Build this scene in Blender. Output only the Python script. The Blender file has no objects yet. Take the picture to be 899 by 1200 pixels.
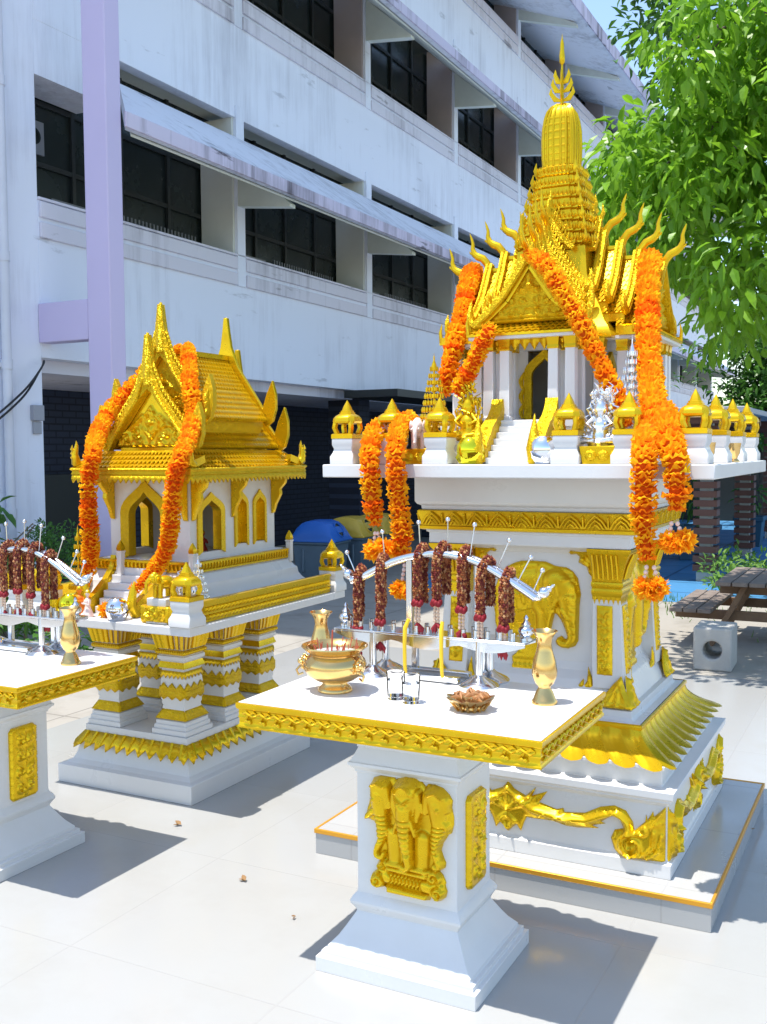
import bpy, bmesh, math, random
import numpy as np
from mathutils import Vector, Matrix
from mathutils.geometry import tessellate_polygon, delaunay_2d_cdt
random.seed(7)
SCN = bpy.context.scene
COL = SCN.collection
PI = math.pi
YAW = math.radians(-27.311)
RX = Vector((math.cos(YAW), math.sin(YAW), 0)); BY = Vector((-math.sin(YAW), math.cos(YAW), 0))
def W(a, b, z=0.0): return RX*a + BY*b + Vector((0, 0, z))

# ------------------------------------------------------------------ materials
def mat(name, col, rough=.5, metal=0., bump=None, var=0., vscale=6., var_col=None, trans=0., attr=None, spec=.5, coat=0., transmission=0., ior=1.45):
    m = bpy.data.materials.new(name); m.use_nodes = True
    nt = m.node_tree; N = nt.nodes; L = nt.links
    p = N['Principled BSDF']; out = N['Material Output']
    p.inputs['Base Color'].default_value = (*col, 1); p.inputs['Roughness'].default_value = rough
    p.inputs['Metallic'].default_value = metal; p.inputs['Specular IOR Level'].default_value = spec
    p.inputs['Coat Weight'].default_value = coat; p.inputs['Coat Roughness'].default_value = .1
    p.inputs['Transmission Weight'].default_value = transmission; p.inputs['IOR'].default_value = ior
    tc = N.new('ShaderNodeTexCoord')
    csock = None
    if attr:
        a = N.new('ShaderNodeAttribute'); a.attribute_name = attr; csock = a.outputs['Color']
        L.new(csock, p.inputs['Base Color'])
    if var > 0:
        n = N.new('ShaderNodeTexNoise'); n.inputs['Scale'].default_value = vscale; n.inputs['Detail'].default_value = 8; n.inputs['Roughness'].default_value = .62
        L.new(tc.outputs['Object'], n.inputs['Vector'])
        r = N.new('ShaderNodeMapRange'); r.inputs[1].default_value = .35; r.inputs[2].default_value = .7
        r.inputs[3].default_value = 0; r.inputs[4].default_value = var
        L.new(n.outputs['Fac'], r.inputs[0])
        mx = N.new('ShaderNodeMix'); mx.data_type = 'RGBA'
        vc = var_col or tuple(c*.55 for c in col)
        mx.inputs[6].default_value = (*col, 1); mx.inputs[7].default_value = (*vc, 1)
        L.new(r.outputs[0], mx.inputs[0])
        if csock: L.new(csock, mx.inputs[6])
        L.new(mx.outputs[2], p.inputs['Base Color']); csock = mx.outputs[2]
        r2 = N.new('ShaderNodeMapRange'); r2.inputs[1].default_value = .3; r2.inputs[2].default_value = .75
        r2.inputs[3].default_value = max(.02, rough-.08); r2.inputs[4].default_value = min(1, rough+.1)
        L.new(n.outputs['Fac'], r2.inputs[0]); L.new(r2.outputs[0], p.inputs['Roughness'])
    if bump:
        kind, sc, st, dist = bump
        if kind == 'noise':
            t = N.new('ShaderNodeTexNoise'); t.inputs['Scale'].default_value = sc; t.inputs['Detail'].default_value = 6; h = t.outputs['Fac']
            L.new(tc.outputs['Object'], t.inputs['Vector'])
        else:   # swirling filigree: warped cells
            w = N.new('ShaderNodeTexNoise'); w.inputs['Scale'].default_value = sc*.5; w.inputs['Detail'].default_value = 2
            L.new(tc.outputs['Object'], w.inputs['Vector'])
            s = N.new('ShaderNodeVectorMath'); s.operation = 'MULTIPLY_ADD'; s.inputs[1].default_value = (1.6/sc,)*3
            L.new(w.outputs['Color'], s.inputs[0]); L.new(tc.outputs['Object'], s.inputs[2])
            t = N.new('ShaderNodeTexVoronoi'); t.inputs['Scale'].default_value = sc; t.feature = 'F1'
            L.new(s.outputs[0], t.inputs['Vector'])
            cr = N.new('ShaderNodeMath'); cr.operation = 'SINE'
            mu = N.new('ShaderNodeMath'); mu.operation = 'MULTIPLY'; mu.inputs[1].default_value = 14
            L.new(t.outputs['Distance'], mu.inputs[0]); L.new(mu.outputs[0], cr.inputs[0]); h = cr.outputs[0]
        b = N.new('ShaderNodeBump'); b.inputs['Strength'].default_value = st; b.inputs['Distance'].default_value = dist
        L.new(h, b.inputs['Height']); L.new(b.outputs['Normal'], p.inputs['Normal'])
    if trans > 0:
        tr = N.new('ShaderNodeBsdfTranslucent'); tr.inputs['Color'].default_value = (*col, 1)
        if csock: L.new(csock, tr.inputs['Color'])
        ms = N.new('ShaderNodeMixShader'); ms.inputs[0].default_value = trans
        L.new(p.outputs[0], ms.inputs[1]); L.new(tr.outputs[0], ms.inputs[2]); L.new(ms.outputs[0], out.inputs['Surface'])
    return m

def facade_mat(name, col, dirt, amount=.5):
    m = bpy.data.materials.new(name); m.use_nodes = True
    nt = m.node_tree; N = nt.nodes; L = nt.links; p = N['Principled BSDF']
    p.inputs['Roughness'].default_value = .7
    tc = N.new('ShaderNodeTexCoord')
    mp = N.new('ShaderNodeMapping'); mp.inputs['Scale'].default_value = (2.0, 2.0, .16); L.new(tc.outputs['Object'], mp.inputs[0])
    n1 = N.new('ShaderNodeTexNoise'); n1.inputs['Scale'].default_value = 3.2; n1.inputs['Detail'].default_value = 9; n1.inputs['Roughness'].default_value = .68; L.new(mp.outputs[0], n1.inputs['Vector'])
    n2 = N.new('ShaderNodeTexNoise'); n2.inputs['Scale'].default_value = .7; n2.inputs['Detail'].default_value = 7; L.new(tc.outputs['Object'], n2.inputs['Vector'])
    mu = N.new('ShaderNodeMath'); mu.operation = 'MULTIPLY'; L.new(n1.outputs['Fac'], mu.inputs[0]); L.new(n2.outputs['Fac'], mu.inputs[1])
    r = N.new('ShaderNodeMapRange'); r.inputs[1].default_value = .24; r.inputs[2].default_value = .44; r.inputs[4].default_value = amount; L.new(mu.outputs[0], r.inputs[0])
    mx = N.new('ShaderNodeMix'); mx.data_type = 'RGBA'; mx.inputs[6].default_value = (*col, 1); mx.inputs[7].default_value = (*dirt, 1); L.new(r.outputs[0], mx.inputs[0])
    # thin dark cracks and peeled patches
    mp2 = N.new('ShaderNodeMapping'); mp2.inputs['Scale'].default_value = (1, .5, 2.2); L.new(tc.outputs['Object'], mp2.inputs[0])
    n3 = N.new('ShaderNodeTexNoise'); n3.inputs['Scale'].default_value = 2.3; n3.inputs['Detail'].default_value = 10; n3.inputs['Roughness'].default_value = .6; L.new(mp2.outputs[0], n3.inputs['Vector'])
    r3 = N.new('ShaderNodeMapRange'); r3.inputs[1].default_value = .635; r3.inputs[2].default_value = .69; r3.inputs[4].default_value = amount*.9; L.new(n3.outputs['Fac'], r3.inputs[0])
    m2 = N.new('ShaderNodeMix'); m2.data_type = 'RGBA'; m2.inputs[7].default_value = (dirt[0]*.55, dirt[1]*.55, dirt[2]*.55, 1)
    L.new(mx.outputs[2], m2.inputs[6]); L.new(r3.outputs[0], m2.inputs[0]); L.new(m2.outputs[2], p.inputs['Base Color'])
    b = N.new('ShaderNodeBump'); b.inputs['Strength'].default_value = .25; b.inputs['Distance'].default_value = .02; L.new(n1.outputs['Fac'], b.inputs['Height']); L.new(b.outputs['Normal'], p.inputs['Normal'])
    return m

def tile_floor_mat(name, col, grout, size, rough, dirt=.25, dirt_col=(.45, .42, .36), gap=.004, upright=False):
    m = bpy.data.materials.new(name); m.use_nodes = True
    nt = m.node_tree; N = nt.nodes; L = nt.links; p = N['Principled BSDF']
    tc = N.new('ShaderNodeTexCoord')
    br = N.new('ShaderNodeTexBrick'); br.offset = 0; br.squash = 1
    br.inputs['Scale'].default_value = 1; br.inputs['Brick Width'].default_value = size; br.inputs['Row Height'].default_value = size
    br.inputs['Mortar Size'].default_value = gap; br.inputs['Mortar Smooth'].default_value = .3; br.inputs['Bias'].default_value = 0
    br.inputs['Color1'].default_value = (*col, 1); br.inputs['Color2'].default_value = (*[c*.965 for c in col], 1); br.inputs['Mortar'].default_value = (*grout, 1)
    if upright:
        sx = N.new('ShaderNodeSeparateXYZ'); cx = N.new('ShaderNodeCombineXYZ'); L.new(tc.outputs['Object'], sx.inputs[0]); L.new(sx.outputs[1], cx.inputs[0]); L.new(sx.outputs[2], cx.inputs[1]); L.new(cx.outputs[0], br.inputs['Vector']); br.offset = .5; br.inputs['Row Height'].default_value = size*.36
    else: L.new(tc.outputs['Object'], br.inputs['Vector'])
    n = N.new('ShaderNodeTexNoise'); n.inputs['Scale'].default_value = 1.7; n.inputs['Detail'].default_value = 10; n.inputs['Roughness'].default_value = .65; L.new(tc.outputs['Object'], n.inputs['Vector'])
    r = N.new('ShaderNodeMapRange'); r.inputs[1].default_value = .48; r.inputs[2].default_value = .8; r.inputs[4].default_value = dirt; L.new(n.outputs['Fac'], r.inputs[0])
    mx = N.new('ShaderNodeMix'); mx.data_type = 'RGBA'; mx.inputs[7].default_value = (*dirt_col, 1); L.new(br.outputs['Color'], mx.inputs[6]); L.new(r.outputs[0], mx.inputs[0])
    L.new(mx.outputs[2], p.inputs['Base Color'])
    r2 = N.new('ShaderNodeMapRange'); r2.inputs[1].default_value = .3; r2.inputs[2].default_value = .8; r2.inputs[3].default_value = rough; r2.inputs[4].default_value = rough+.25; L.new(n.outputs['Fac'], r2.inputs[0]); L.new(r2.outputs[0], p.inputs['Roughness'])
    b = N.new('ShaderNodeBump'); b.inputs['Strength'].default_value = .3; b.inputs['Distance'].default_value = .002; b.invert = True; L.new(br.outputs['Fac'], b.inputs['Height']); L.new(b.outputs['Normal'], p.inputs['Normal'])
    return m

GOLDC = (.80, .525, .008)
M = dict(
    white=mat('white_paint', (.70, .70, .70), .32, var=.28, vscale=5, var_col=(.60, .59, .55), bump=('noise', 40, .06, .004)),
    plaster=mat('white_plaster', (.74, .74, .75), .45, var=.12, vscale=7, var_col=(.6, .6, .6)),
    gold=mat('gold_paint', GOLDC, .28, .68, bump=('noise', 28, .06, .003), var=.45, vscale=9, var_col=(.55, .29, .004)),
    ornate=mat('carved_gold_paint', GOLDC, .38, .7, bump=('fil', 62, .5, .004), var=.35, vscale=30, var_col=(.45, .28, .004)),
    ornate_fine=mat('finely_carved_gold_paint', GOLDC, .40, .7, bump=('fil', 95, .4, .003), var=.35, vscale=40, var_col=(.45, .28, .004)),
    ornate_big=mat('boldly_carved_gold_paint', GOLDC, .34, .5, bump=('fil', 34, .8, .008), var=.3, vscale=20, var_col=(.45, .28, .004)),
    trim=mat('ochre_metal_trim', (.72, .34, .03), .35, .4),
    chrome=mat('polished_steel', (.72, .73, .75), .16, 1.),
    silver=mat('silver_plating', (.83, .83, .85), .2, .95, bump=('noise', 120, .25, .003)),
    brass=mat('polished_brass', (.80, .53, .20), .2, 1., var=.3, vscale=14, var_col=(.55, .33, .10)),
    goldball=mat('polished_gold_glaze', (.85, .75, .03), .07, .9),
    silverball=mat('mirror_silver', (.85, .86, .9), .05, 1.),
    glass=mat('clear_glass', (1, 1, 1), .0, transmission=1., ior=1.13),
    water=mat('water', (.95, .97, 1), .0, transmission=1., ior=1.16),
    marigold=mat('marigold_petals', (1, .3, .01), .75, trans=.5, attr='tint', spec=.15),
    beads=mat('dried_flower_buds', (.4, .15, .05), .6, attr='tint', spec=.3),
    cream=mat('cream_buds', (.8, .66, .55), .6),
    pinkwhite=mat('pinkish_white_ceramic', (.82, .66, .60), .3),
    orange=mat('orange_paint', (.85, .22, .01), .5),
    candle=mat('yellow_wax', (.9, .58, .02), .45),
    incense=mat('incense_sticks', (.45, .09, .05), .7),
    snack=mat('dried_leaf_offering', (.35, .15, .05), .7, var=.6, vscale=40, var_col=(.75, .45, .25)),
    facade=facade_mat('weathered_lavender_white_wall', (.84, .87, .97), (.36, .36, .42), .42),
    ledge=facade_mat('weathered_ledge', (.74, .72, .80), (.26, .24, .27), .7),
    awning=facade_mat('weathered_awning', (.80, .81, .88), (.18, .17, .19), .6),
    fascia=facade_mat('stained_lilac_fascia', (.66, .60, .74), (.12, .10, .12), .95),
    soffit=mat('pale_green_soffit', (.78, .82, .74), .7, var=.3, vscale=2),
    purple=mat('purple_paint', (.62, .54, .76), .55, var=.3, vscale=1.5, var_col=(.68, .60, .82)),
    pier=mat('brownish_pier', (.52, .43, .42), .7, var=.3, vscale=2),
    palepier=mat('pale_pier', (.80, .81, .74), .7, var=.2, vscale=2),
    dark=mat('dark_window_glass', (.018, .024, .024), .25, var=.5, vscale=1.5, var_col=(.035, .05, .045)),
    darkframe=mat('dark_frame', (.026, .031, .031), .5),
    grille=mat('grey_grille', (.24, .25, .27), .5),
    brick=None, wire=mat('black_cable', (.02, .02, .025), .5), greybox=mat('grey_box', (.35, .36, .40), .5),
    pipe=mat('white_pipe', (.68, .70, .78), .45, var=.2, vscale=3),
    blue_lid=mat('blue_plastic', (.02, .13, .5), .42), yellow_lid=mat('ochre_plastic', (.60, .40, .05), .42),
    bin=mat('grey_plastic', (.10, .15, .20), .45, var=.2, vscale=5),
    wood=mat('weathered_planks', (.17, .13, .11), .75, var=.6, vscale=14, var_col=(.30, .26, .22), bump=('noise', 30, .4, .01)),
    wood2=mat('brown_legs', (.16, .09, .05), .7, var=.5, vscale=10, var_col=(.28, .18, .10)),
    slat=mat('brown_slats', (.13, .05, .035), .6, var=.4, vscale=9, var_col=(.20, .09, .06)),
    steel=mat('galvanised_post', (.38, .40, .40), .5),
    concrete=mat('cast_concrete', (.46, .45, .42), .8, var=.4, vscale=8, var_col=(.30, .29, .27), bump=('noise', 50, .3, .01)),
    leaf=mat('broad_leaf', (.27, .50, .03), .38, var=.8, vscale=2.2, var_col=(.10, .26, .02), trans=.5),
    leaf_dark=mat('dark_leaf', (.085, .22, .025), .4, var=.6, vscale=2, var_col=(.025, .085, .015), trans=.25),
    leaf_bush=mat('bush_leaf', (.06, .17, .03), .45, var=.5, vscale=4, var_col=(.11, .26, .04), trans=.3),
    bark=mat('grey_bark', (.17, .13, .10), .9, var=.6, vscale=8, var_col=(.08, .06, .05), bump=('noise', 18, .8, .03)),
    grass=mat('grass_blades', (.11, .24, .03), .6, var=.6, vscale=3, var_col=(.17, .30, .04), trans=.3),
    dryleaf=mat('dry_leaf', (.30, .17, .07), .7, var=.5, vscale=30),
    planter=mat('teal_planter', (.03, .10, .16), .5),
    tealnet=mat('green_net', (.02, .25, .20), .6),
    doll_skin=mat('doll_skin', (.75, .45, .33), .5), doll_red=mat('doll_red_cloth', (.5, .04, .02), .5),
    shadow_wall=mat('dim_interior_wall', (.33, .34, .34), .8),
)

# ------------------------------------------------------------------ mesh builder
class MB:
    def __init__(s): s.v = []; s.f = []; s.c = []; s.m = None; s.tint = None
    def add(s, verts, faces):
        o = len(s.v)
        for v in verts:
            v = Vector(v)
            if s.m is not None: v = s.m @ v
            s.v.append(v)
        for f in faces:
            s.f.append([i+o for i in f]); s.c.append(s.tint)
    def box(s, x0, x1, y0, y1, z0, z1):
        s.add([(x, y, z) for z in (z0, z1) for x, y in ((x0, y0), (x1, y0), (x1, y1), (x0, y1))],
              [(0, 3, 2, 1), (4, 5, 6, 7), (0, 1, 5, 4), (1, 2, 6, 5), (2, 3, 7, 6), (3, 0, 4, 7)])
        return s
    def obox(s, p, q, w, h, up=(0, 0, 1)):   # a bar from p to q
        p = Vector(p); q = Vector(q); d = (q-p).normalized(); up = Vector(up)
        x = d.cross(up)
        if x.length < 1e-4: x = d.cross(Vector((1, 0, 0)))
        x.normalize(); y = x.cross(d)
        vs = [e+x*(i*w/2)+y*(j*h/2) for e in (p, q) for i, j in ((-1, -1), (1, -1), (1, 1), (-1, 1))]
        s.add(vs, [(0, 3, 2, 1), (4, 5, 6, 7), (0, 1, 5, 4), (1, 2, 6, 5), (2, 3, 7, 6), (3, 0, 4, 7)])
        return s
    def tiers(s, prof, cx=0, cy=0, cap=True):     # stacked rectangles (hx, hy, z)
        vs = []; fs = []
        for hx, hy, z in prof: vs += [(cx-hx, cy-hy, z), (cx+hx, cy-hy, z), (cx+hx, cy+hy, z), (cx-hx, cy+hy, z)]
        for i in range(len(prof)-1):
            for k in range(4):
                a = i*4+k; b = i*4+(k+1) % 4; fs.append((a, b, b+4, a+4))
        if cap: fs.append((3, 2, 1, 0)); n = len(prof)*4; fs.append((n-4, n-3, n-2, n-1))
        s.add(vs, fs); return s
    def loft(s, rings, cap=True):
        n = len(rings[0]); vs = [p for r in rings for p in r]; fs = []
        for i in range(len(rings)-1):
            for k in range(n):
                a = i*n+k; b = i*n+(k+1) % n; fs.append((a, b, b+n, a+n))
        if cap: fs.append(tuple(range(n-1, -1, -1))); fs.append(tuple(range(len(vs)-n, len(vs))))
        s.add(vs, fs); return s
    def lathe(s, prof, c=(0, 0, 0), n=24, sq=1., cap=True):
        s.loft([[(c[0]+r*math.cos(2*PI*k/n), c[1]+r*math.sin(2*PI*k/n)*sq, c[2]+z) for k in range(n)] for r, z in prof], cap); return s
    def tube(s, path, r, n=8, cap=True, flat=1.):
        P = [Vector(p) for p in path]; rr = r if isinstance(r, (list, tuple)) else [r]*len(P)
        rings = []; up = None
        for i, p in enumerate(P):
            d = (P[min(i+1, len(P)-1)]-P[max(i-1, 0)]).normalized()
            if up is None:
                up = Vector((0, 0, 1)) if abs(d.z) < .9 else Vector((0, 1, 0))
            x = d.cross(up).normalized(); up = x.cross(d).normalized()
            rings.append([p+x*(rr[i]*flat*math.cos(2*PI*k/n))+up*(rr[i]*math.sin(2*PI*k/n)) for k in range(n)])
        s.loft(rings, cap); return s
    def sph(s, c, r, n=12, m=8):
        rx, ry, rz = r if isinstance(r, (tuple, list)) else (r, r, r)
        vs = [(c[0], c[1], c[2]-rz)]
        for j in range(1, m):
            t = -PI/2+PI*j/m
            vs += [(c[0]+rx*math.cos(t)*math.cos(2*PI*k/n), c[1]+ry*math.cos(t)*math.sin(2*PI*k/n), c[2]+rz*math.sin(t)) for k in range(n)]
        vs.append((c[0], c[1], c[2]+rz)); fs = []
        for k in range(n): fs.append((0, 1+(k+1) % n, 1+k))
        for j in range(m-2):
            for k in range(n): a = 1+j*n+k; b = 1+j*n+(k+1) % n; fs.append((a, b, b+n, a+n))
        e = len(vs)-1; o = 1+(m-2)*n
        for k in range(n): fs.append((o+k, o+(k+1) % n, e))
        s.add(vs, fs); return s
    def prism(s, poly, d0, d1, plane='xz'):      # outline in a vertical plane, given real thickness
        def mp(u, v, d): return (u, d, v) if plane == 'xz' else ((d, u, v) if plane == 'yz' else (u, v, d))
        n = len(poly); tri = tessellate_polygon([[Vector((u, v, 0)) for u, v in poly]])
        vs = [mp(u, v, d0) for u, v in poly]+[mp(u, v, d1) for u, v in poly]
        fs = [tuple(t) for t in tri]+[tuple(i+n for i in reversed(t)) for t in tri]+[(i, (i+1) % n, (i+1) % n+n, i+n) for i in range(n)]
        s.add(vs, fs); return s
    def build(s, name, m, parent=None, smooth=40, loc=None, yaw=None, bevel=0., tint=False, sub=0, solid=0.):
        me = bpy.data.meshes.new(name); me.from_pydata([tuple(v) for v in s.v], [], s.f)
        if tint:
            at = me.color_attributes.new('tint', 'FLOAT_COLOR', 'CORNER'); buf = []
            for poly in me.polygons:
                c = s.c[poly.index] or (1, 1, 1)
                for _ in range(poly.loop_total): buf += [c[0], c[1], c[2], 1]
            at.data.foreach_set('color', buf)
        bm = bmesh.new(); bm.from_mesh(me); bmesh.ops.recalc_face_normals(bm, faces=bm.faces); bm.to_mesh(me); bm.free()
        o = bpy.data.objects.new(name, me); COL.objects.link(o)
        if isinstance(m, (list, tuple)):
            for x in m: me.materials.append(x)
        else: me.materials.append(m)
        if smooth:
            me.polygons.foreach_set('use_smooth', [True]*len(me.polygons))
            me.set_sharp_from_angle(angle=math.radians(smooth))
        if parent is not None: o.parent = parent
        if loc is not None: o.location = loc
        if yaw is not None: o.rotation_euler = (0, 0, yaw)
        if bevel > 0:
            b = o.modifiers.new('bevel', 'BEVEL'); b.width = bevel; b.segments = 2; b.limit_method = 'ANGLE'; b.angle_limit = math.radians(40)
        if solid > 0:
            b = o.modifiers.new('solid', 'SOLIDIFY'); b.thickness = solid; b.offset = 0
        if sub: b = o.modifiers.new('sub', 'SUBSURF'); b.levels = b.render_levels = sub
        return o

def tag(o, label=None, cat=None, group=None, kind=None):
    if label: o['label'] = label
    if cat: o['category'] = cat
    if group: o['group'] = group
    if kind: o['kind'] = kind
    return o
def thing(name, label, cat, a, b, z=0., group=None, yaw=0.):
    o = bpy.data.objects.new(name, None); COL.objects.link(o); o.empty_display_size = .1
    o.location = W(a, b, z); o.rotation_euler = (0, 0, YAW+yaw)
    return tag(o, label, cat, group)
def put(mb, name, m, label, cat, a, b, z=0., group=None, yaw=0., **k):
    o = mb.build(name, m, loc=W(a, b, z), yaw=YAW+yaw, **k); return tag(o, label, cat, group)
def copy_tree(o, parent=None):
    c = o.copy(); COL.objects.link(c)
    if parent is not None: c.parent = parent
    for ch in list(o.children):
        copy_tree(ch, c)
    return c
def dup(o, label, a, b, z, yaw=0., group=None):
    c = copy_tree(o); c.location = W(a, b, z); c.rotation_euler = (0, 0, YAW+yaw); c['label'] = label
    if group: c['group'] = group
    return c
def structure(mb, name, m, loc=(0, 0, 0), yaw=0., kind='structure', **k):
    o = mb.build(name, m, loc=loc, yaw=yaw, **k); o['kind'] = kind; return o
def crom(P, step):
    P = [Vector(p) for p in P]; out = []
    for i in range(len(P)-1):
        p0 = P[max(i-1, 0)]; p1 = P[i]; p2 = P[i+1]; p3 = P[min(i+2, len(P)-1)]
        n = max(1, int((p2-p1).length/step*3))
        for k in range(n):
            t = k/n
            out.append(.5*((2*p1)+(p2-p0)*t+(2*p0-5*p1+4*p2-p3)*t*t+(3*p1-p0-3*p2+p3)*t**3))
    out.append(P[-1])
    res = [out[0]]; acc = 0; last = out[0]
    for q in out[1:]:
        d = (q-last).length
        while acc+d >= step:
            f = (step-acc)/d; last = last+(q-last)*f; res.append(last.copy()); d = (q-last).length; acc = 0
        acc += d; last = q
    return res

# relief: an outline raised from a wall, rounded at the rim, with modelled ridges and hollows
def relief_mb(mb, poly, mapf, t=.012, edge=.012, feats=(), res=.006, forms=()):
    pts = [Vector((u, v)) for u, v in poly]
    us = [p.x for p in pts]; vs = [p.y for p in pts]
    dense = []
    n = len(pts)
    for i in range(n):
        a = pts[i]; b = pts[(i+1) % n]; k = max(1, int((b-a).length/res))
        for j in range(k): dense.append(a.lerp(b, j/k))
    A = np.array([(p.x, p.y) for p in dense]); Bn = np.roll(A, -1, axis=0)
    gu, gv = np.meshgrid(np.arange(min(us), max(us), res), np.arange(min(vs), max(vs), res*.87))
    gu = gu+(np.arange(gu.shape[0]) % 2)[:, None]*res*.5
    G = np.stack([gu.ravel(), gv.ravel()], 1)
    inside = np.zeros(len(G), bool)
    for (x1, y1), (x2, y2) in zip(A, Bn):
        c = ((y1 > G[:, 1]) != (y2 > G[:, 1]))
        with np.errstate(divide='ignore', invalid='ignore'):
            xi = (x2-x1)*(G[:, 1]-y1)/(y2-y1)+x1
        inside ^= c & (G[:, 0] < xi)
    G = G[inside]
    dd = np.sqrt(((G[:, None, :]-A[None])**2).sum(2)).min(1)
    G = G[dd > res*.55]; 
    allp = [Vector(p) for p in A]+[Vector(p) for p in G]
    nb = len(A)
    r = delaunay_2d_cdt(allp, [(i, (i+1) % nb) for i in range(nb)], [], 1, 1e-6)
    V2 = np.array([(v.x, v.y) for v in r[0]]); F = r[2]
    d = np.sqrt(((V2[:, None, :]-A[None])**2).sum(2)).min(1)
    h = t*(1-np.exp(-d/edge))+.002
    for line, r0, r1, lift, k in forms:      # swelling shapes that overlap one another, as a carver builds them up
        L = np.array(line, float); hf = np.full(len(V2), -1.)
        if len(L) == 1: dd_ = np.sqrt(((V2-L[0])**2).sum(1)); hf = np.where(dd_ < r0, lift+k*np.sqrt(np.maximum(0, r0*r0-dd_*dd_)), -1)
        for i in range(len(L)-1):
            a = L[i]; b = L[i+1]; ab = b-a; tt = np.clip(((V2-a)@ab)/(ab@ab+1e-12), 0, 1); dd_ = np.sqrt(((V2-(a+tt[:, None]*ab))**2).sum(1))
            rr_ = r0+(r1-r0)*(i+tt)/(len(L)-1); hf = np.maximum(hf, np.where(dd_ < rr_, lift+k*np.sqrt(np.maximum(0, rr_*rr_-dd_*dd_)), -1))
        h = np.maximum(h, np.minimum(hf, .004+d*3.2))
    for line, rad, amp in feats:
        L = np.array(line); best = np.full(len(V2), 9.)
        for i in range(len(L)-1) if len(L) > 1 else ():
            a = L[i]; b = L[i+1]; ab = b-a; tt = np.clip(((V2-a)@ab)/(ab@ab+1e-12), 0, 1)
            best = np.minimum(best, np.sqrt(((V2-(a+tt[:, None]*ab))**2).sum(1)))
        if len(L) == 1: best = np.sqrt(((V2-L[0])**2).sum(1))
        h = h+1.5*amp*np.exp(-(best/rad)**2)*np.minimum(1, d/edge*.8+.2)
    vs3 = [mapf(V2[i, 0], V2[i, 1], max(h[i], .001)) for i in range(len(V2))]
    fs = [tuple(f) for f in F]
    # skirt down to the wall
    from collections import Counter
    ec = Counter()
    for f in fs:
        for i in range(len(f)): ec[frozenset((f[i], f[(i+1) % len(f)]))] += 1
    bed = [tuple(e) for e, c in ec.items() if c == 1]
    low = {}
    for e in bed:
        for i in e:
            if i not in low: low[i] = len(vs3); vs3.append(mapf(V2[i, 0], V2[i, 1], -.003))
    for a, b in bed: fs.append((a, b, low[b], low[a]))
    mb.add(vs3, fs)

def fish_tiles(mb, A, B, C, D, nu, nv, lift=.006):   # A-B ridge, D-C eave: overlapping pointed tiles on a slope
    A, B, C, D = map(Vector, (A, B, C, D)); nrm = (B-A).cross(D-A).normalized()
    if nrm.z < 0: nrm.negate()
    def P(u, v, h): u = min(max(u, 0), 1); top = A.lerp(B, u); bot = D.lerp(C, u); return top.lerp(bot, v)+nrm*h
    mb.add([A-nrm*.002, B-nrm*.002, C-nrm*.002, D-nrm*.002, A-nrm*.014, B-nrm*.014, C-nrm*.014, D-nrm*.014], [(0, 1, 2, 3), (7, 6, 5, 4), (0, 4, 5, 1), (1, 5, 6, 2), (2, 6, 7, 3), (3, 7, 4, 0)])
    for j in range(nv):
        off = .5*(j % 2)
        for i in range(-1, nu+1):
            u0 = (i+off)/nu; u1 = (i+1+off)/nu
            if u1 <= 0.001 or u0 >= .999: continue
            v0 = j/nv; v1 = (j+.5)/nv; v2 = min((j+1.28)/nv, 1.02)
            mb.add([P(u0, v0, 0), P(u1, v0, 0), P(u1, v1, lift*.6), P((u0+u1)/2, v2, lift), P(u0, v1, lift*.6), P(u0, v1, 0), P((u0+u1)/2, v2, 0), P(u1, v1, 0)],
                   [(0, 1, 2, 3, 4), (4, 3, 6, 5), (3, 2, 7, 6)])

def zigband(mb, x0, y0, z0, x1, y1, z1, n, amp, up=False, cx=0, cy=0, ny=None):   # toothed band round a rectangular shaft
    ny = ny or n
    c0 = [(-x0, -y0), (x0, -y0), (x0, y0), (-x0, y0)]; c1 = [(-x1, -y1), (x1, -y1), (x1, y1), (-x1, y1)]
    dx = x1-x0
    for k in range(4):
        a0, b0, a1, b1 = map(Vector, (c0[k], c0[(k+1) % 4], c1[k], c1[(k+1) % 4])); m = n if k % 2 == 0 else ny
        vs = []; fs = []
        for i in range(2*m+1):
            t = i/(2*m); q0 = a0.lerp(b0, t); q1 = a1.lerp(b1, t); tooth = (i % 2 == 1)
            if tooth:
                e = (z1-z0); s = amp/abs(e) if e else 0
                q1 = q1+(q1-q0)*s if not up else q1
                q0 = q0+(q0-q1)*s if up else q0
            vs.append((cx+q0.x, cy+q0.y, z0+(amp if (up and tooth) else 0) if z0 > z1 else z0))
            vs.append((cx+q1.x, cy+q1.y, z1-(amp if (tooth and not up) else 0)))
        for i in range(2*m): fs.append((2*i, 2*i+2, 2*i+3, 2*i+1))
        mb.add(vs, fs)

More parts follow.
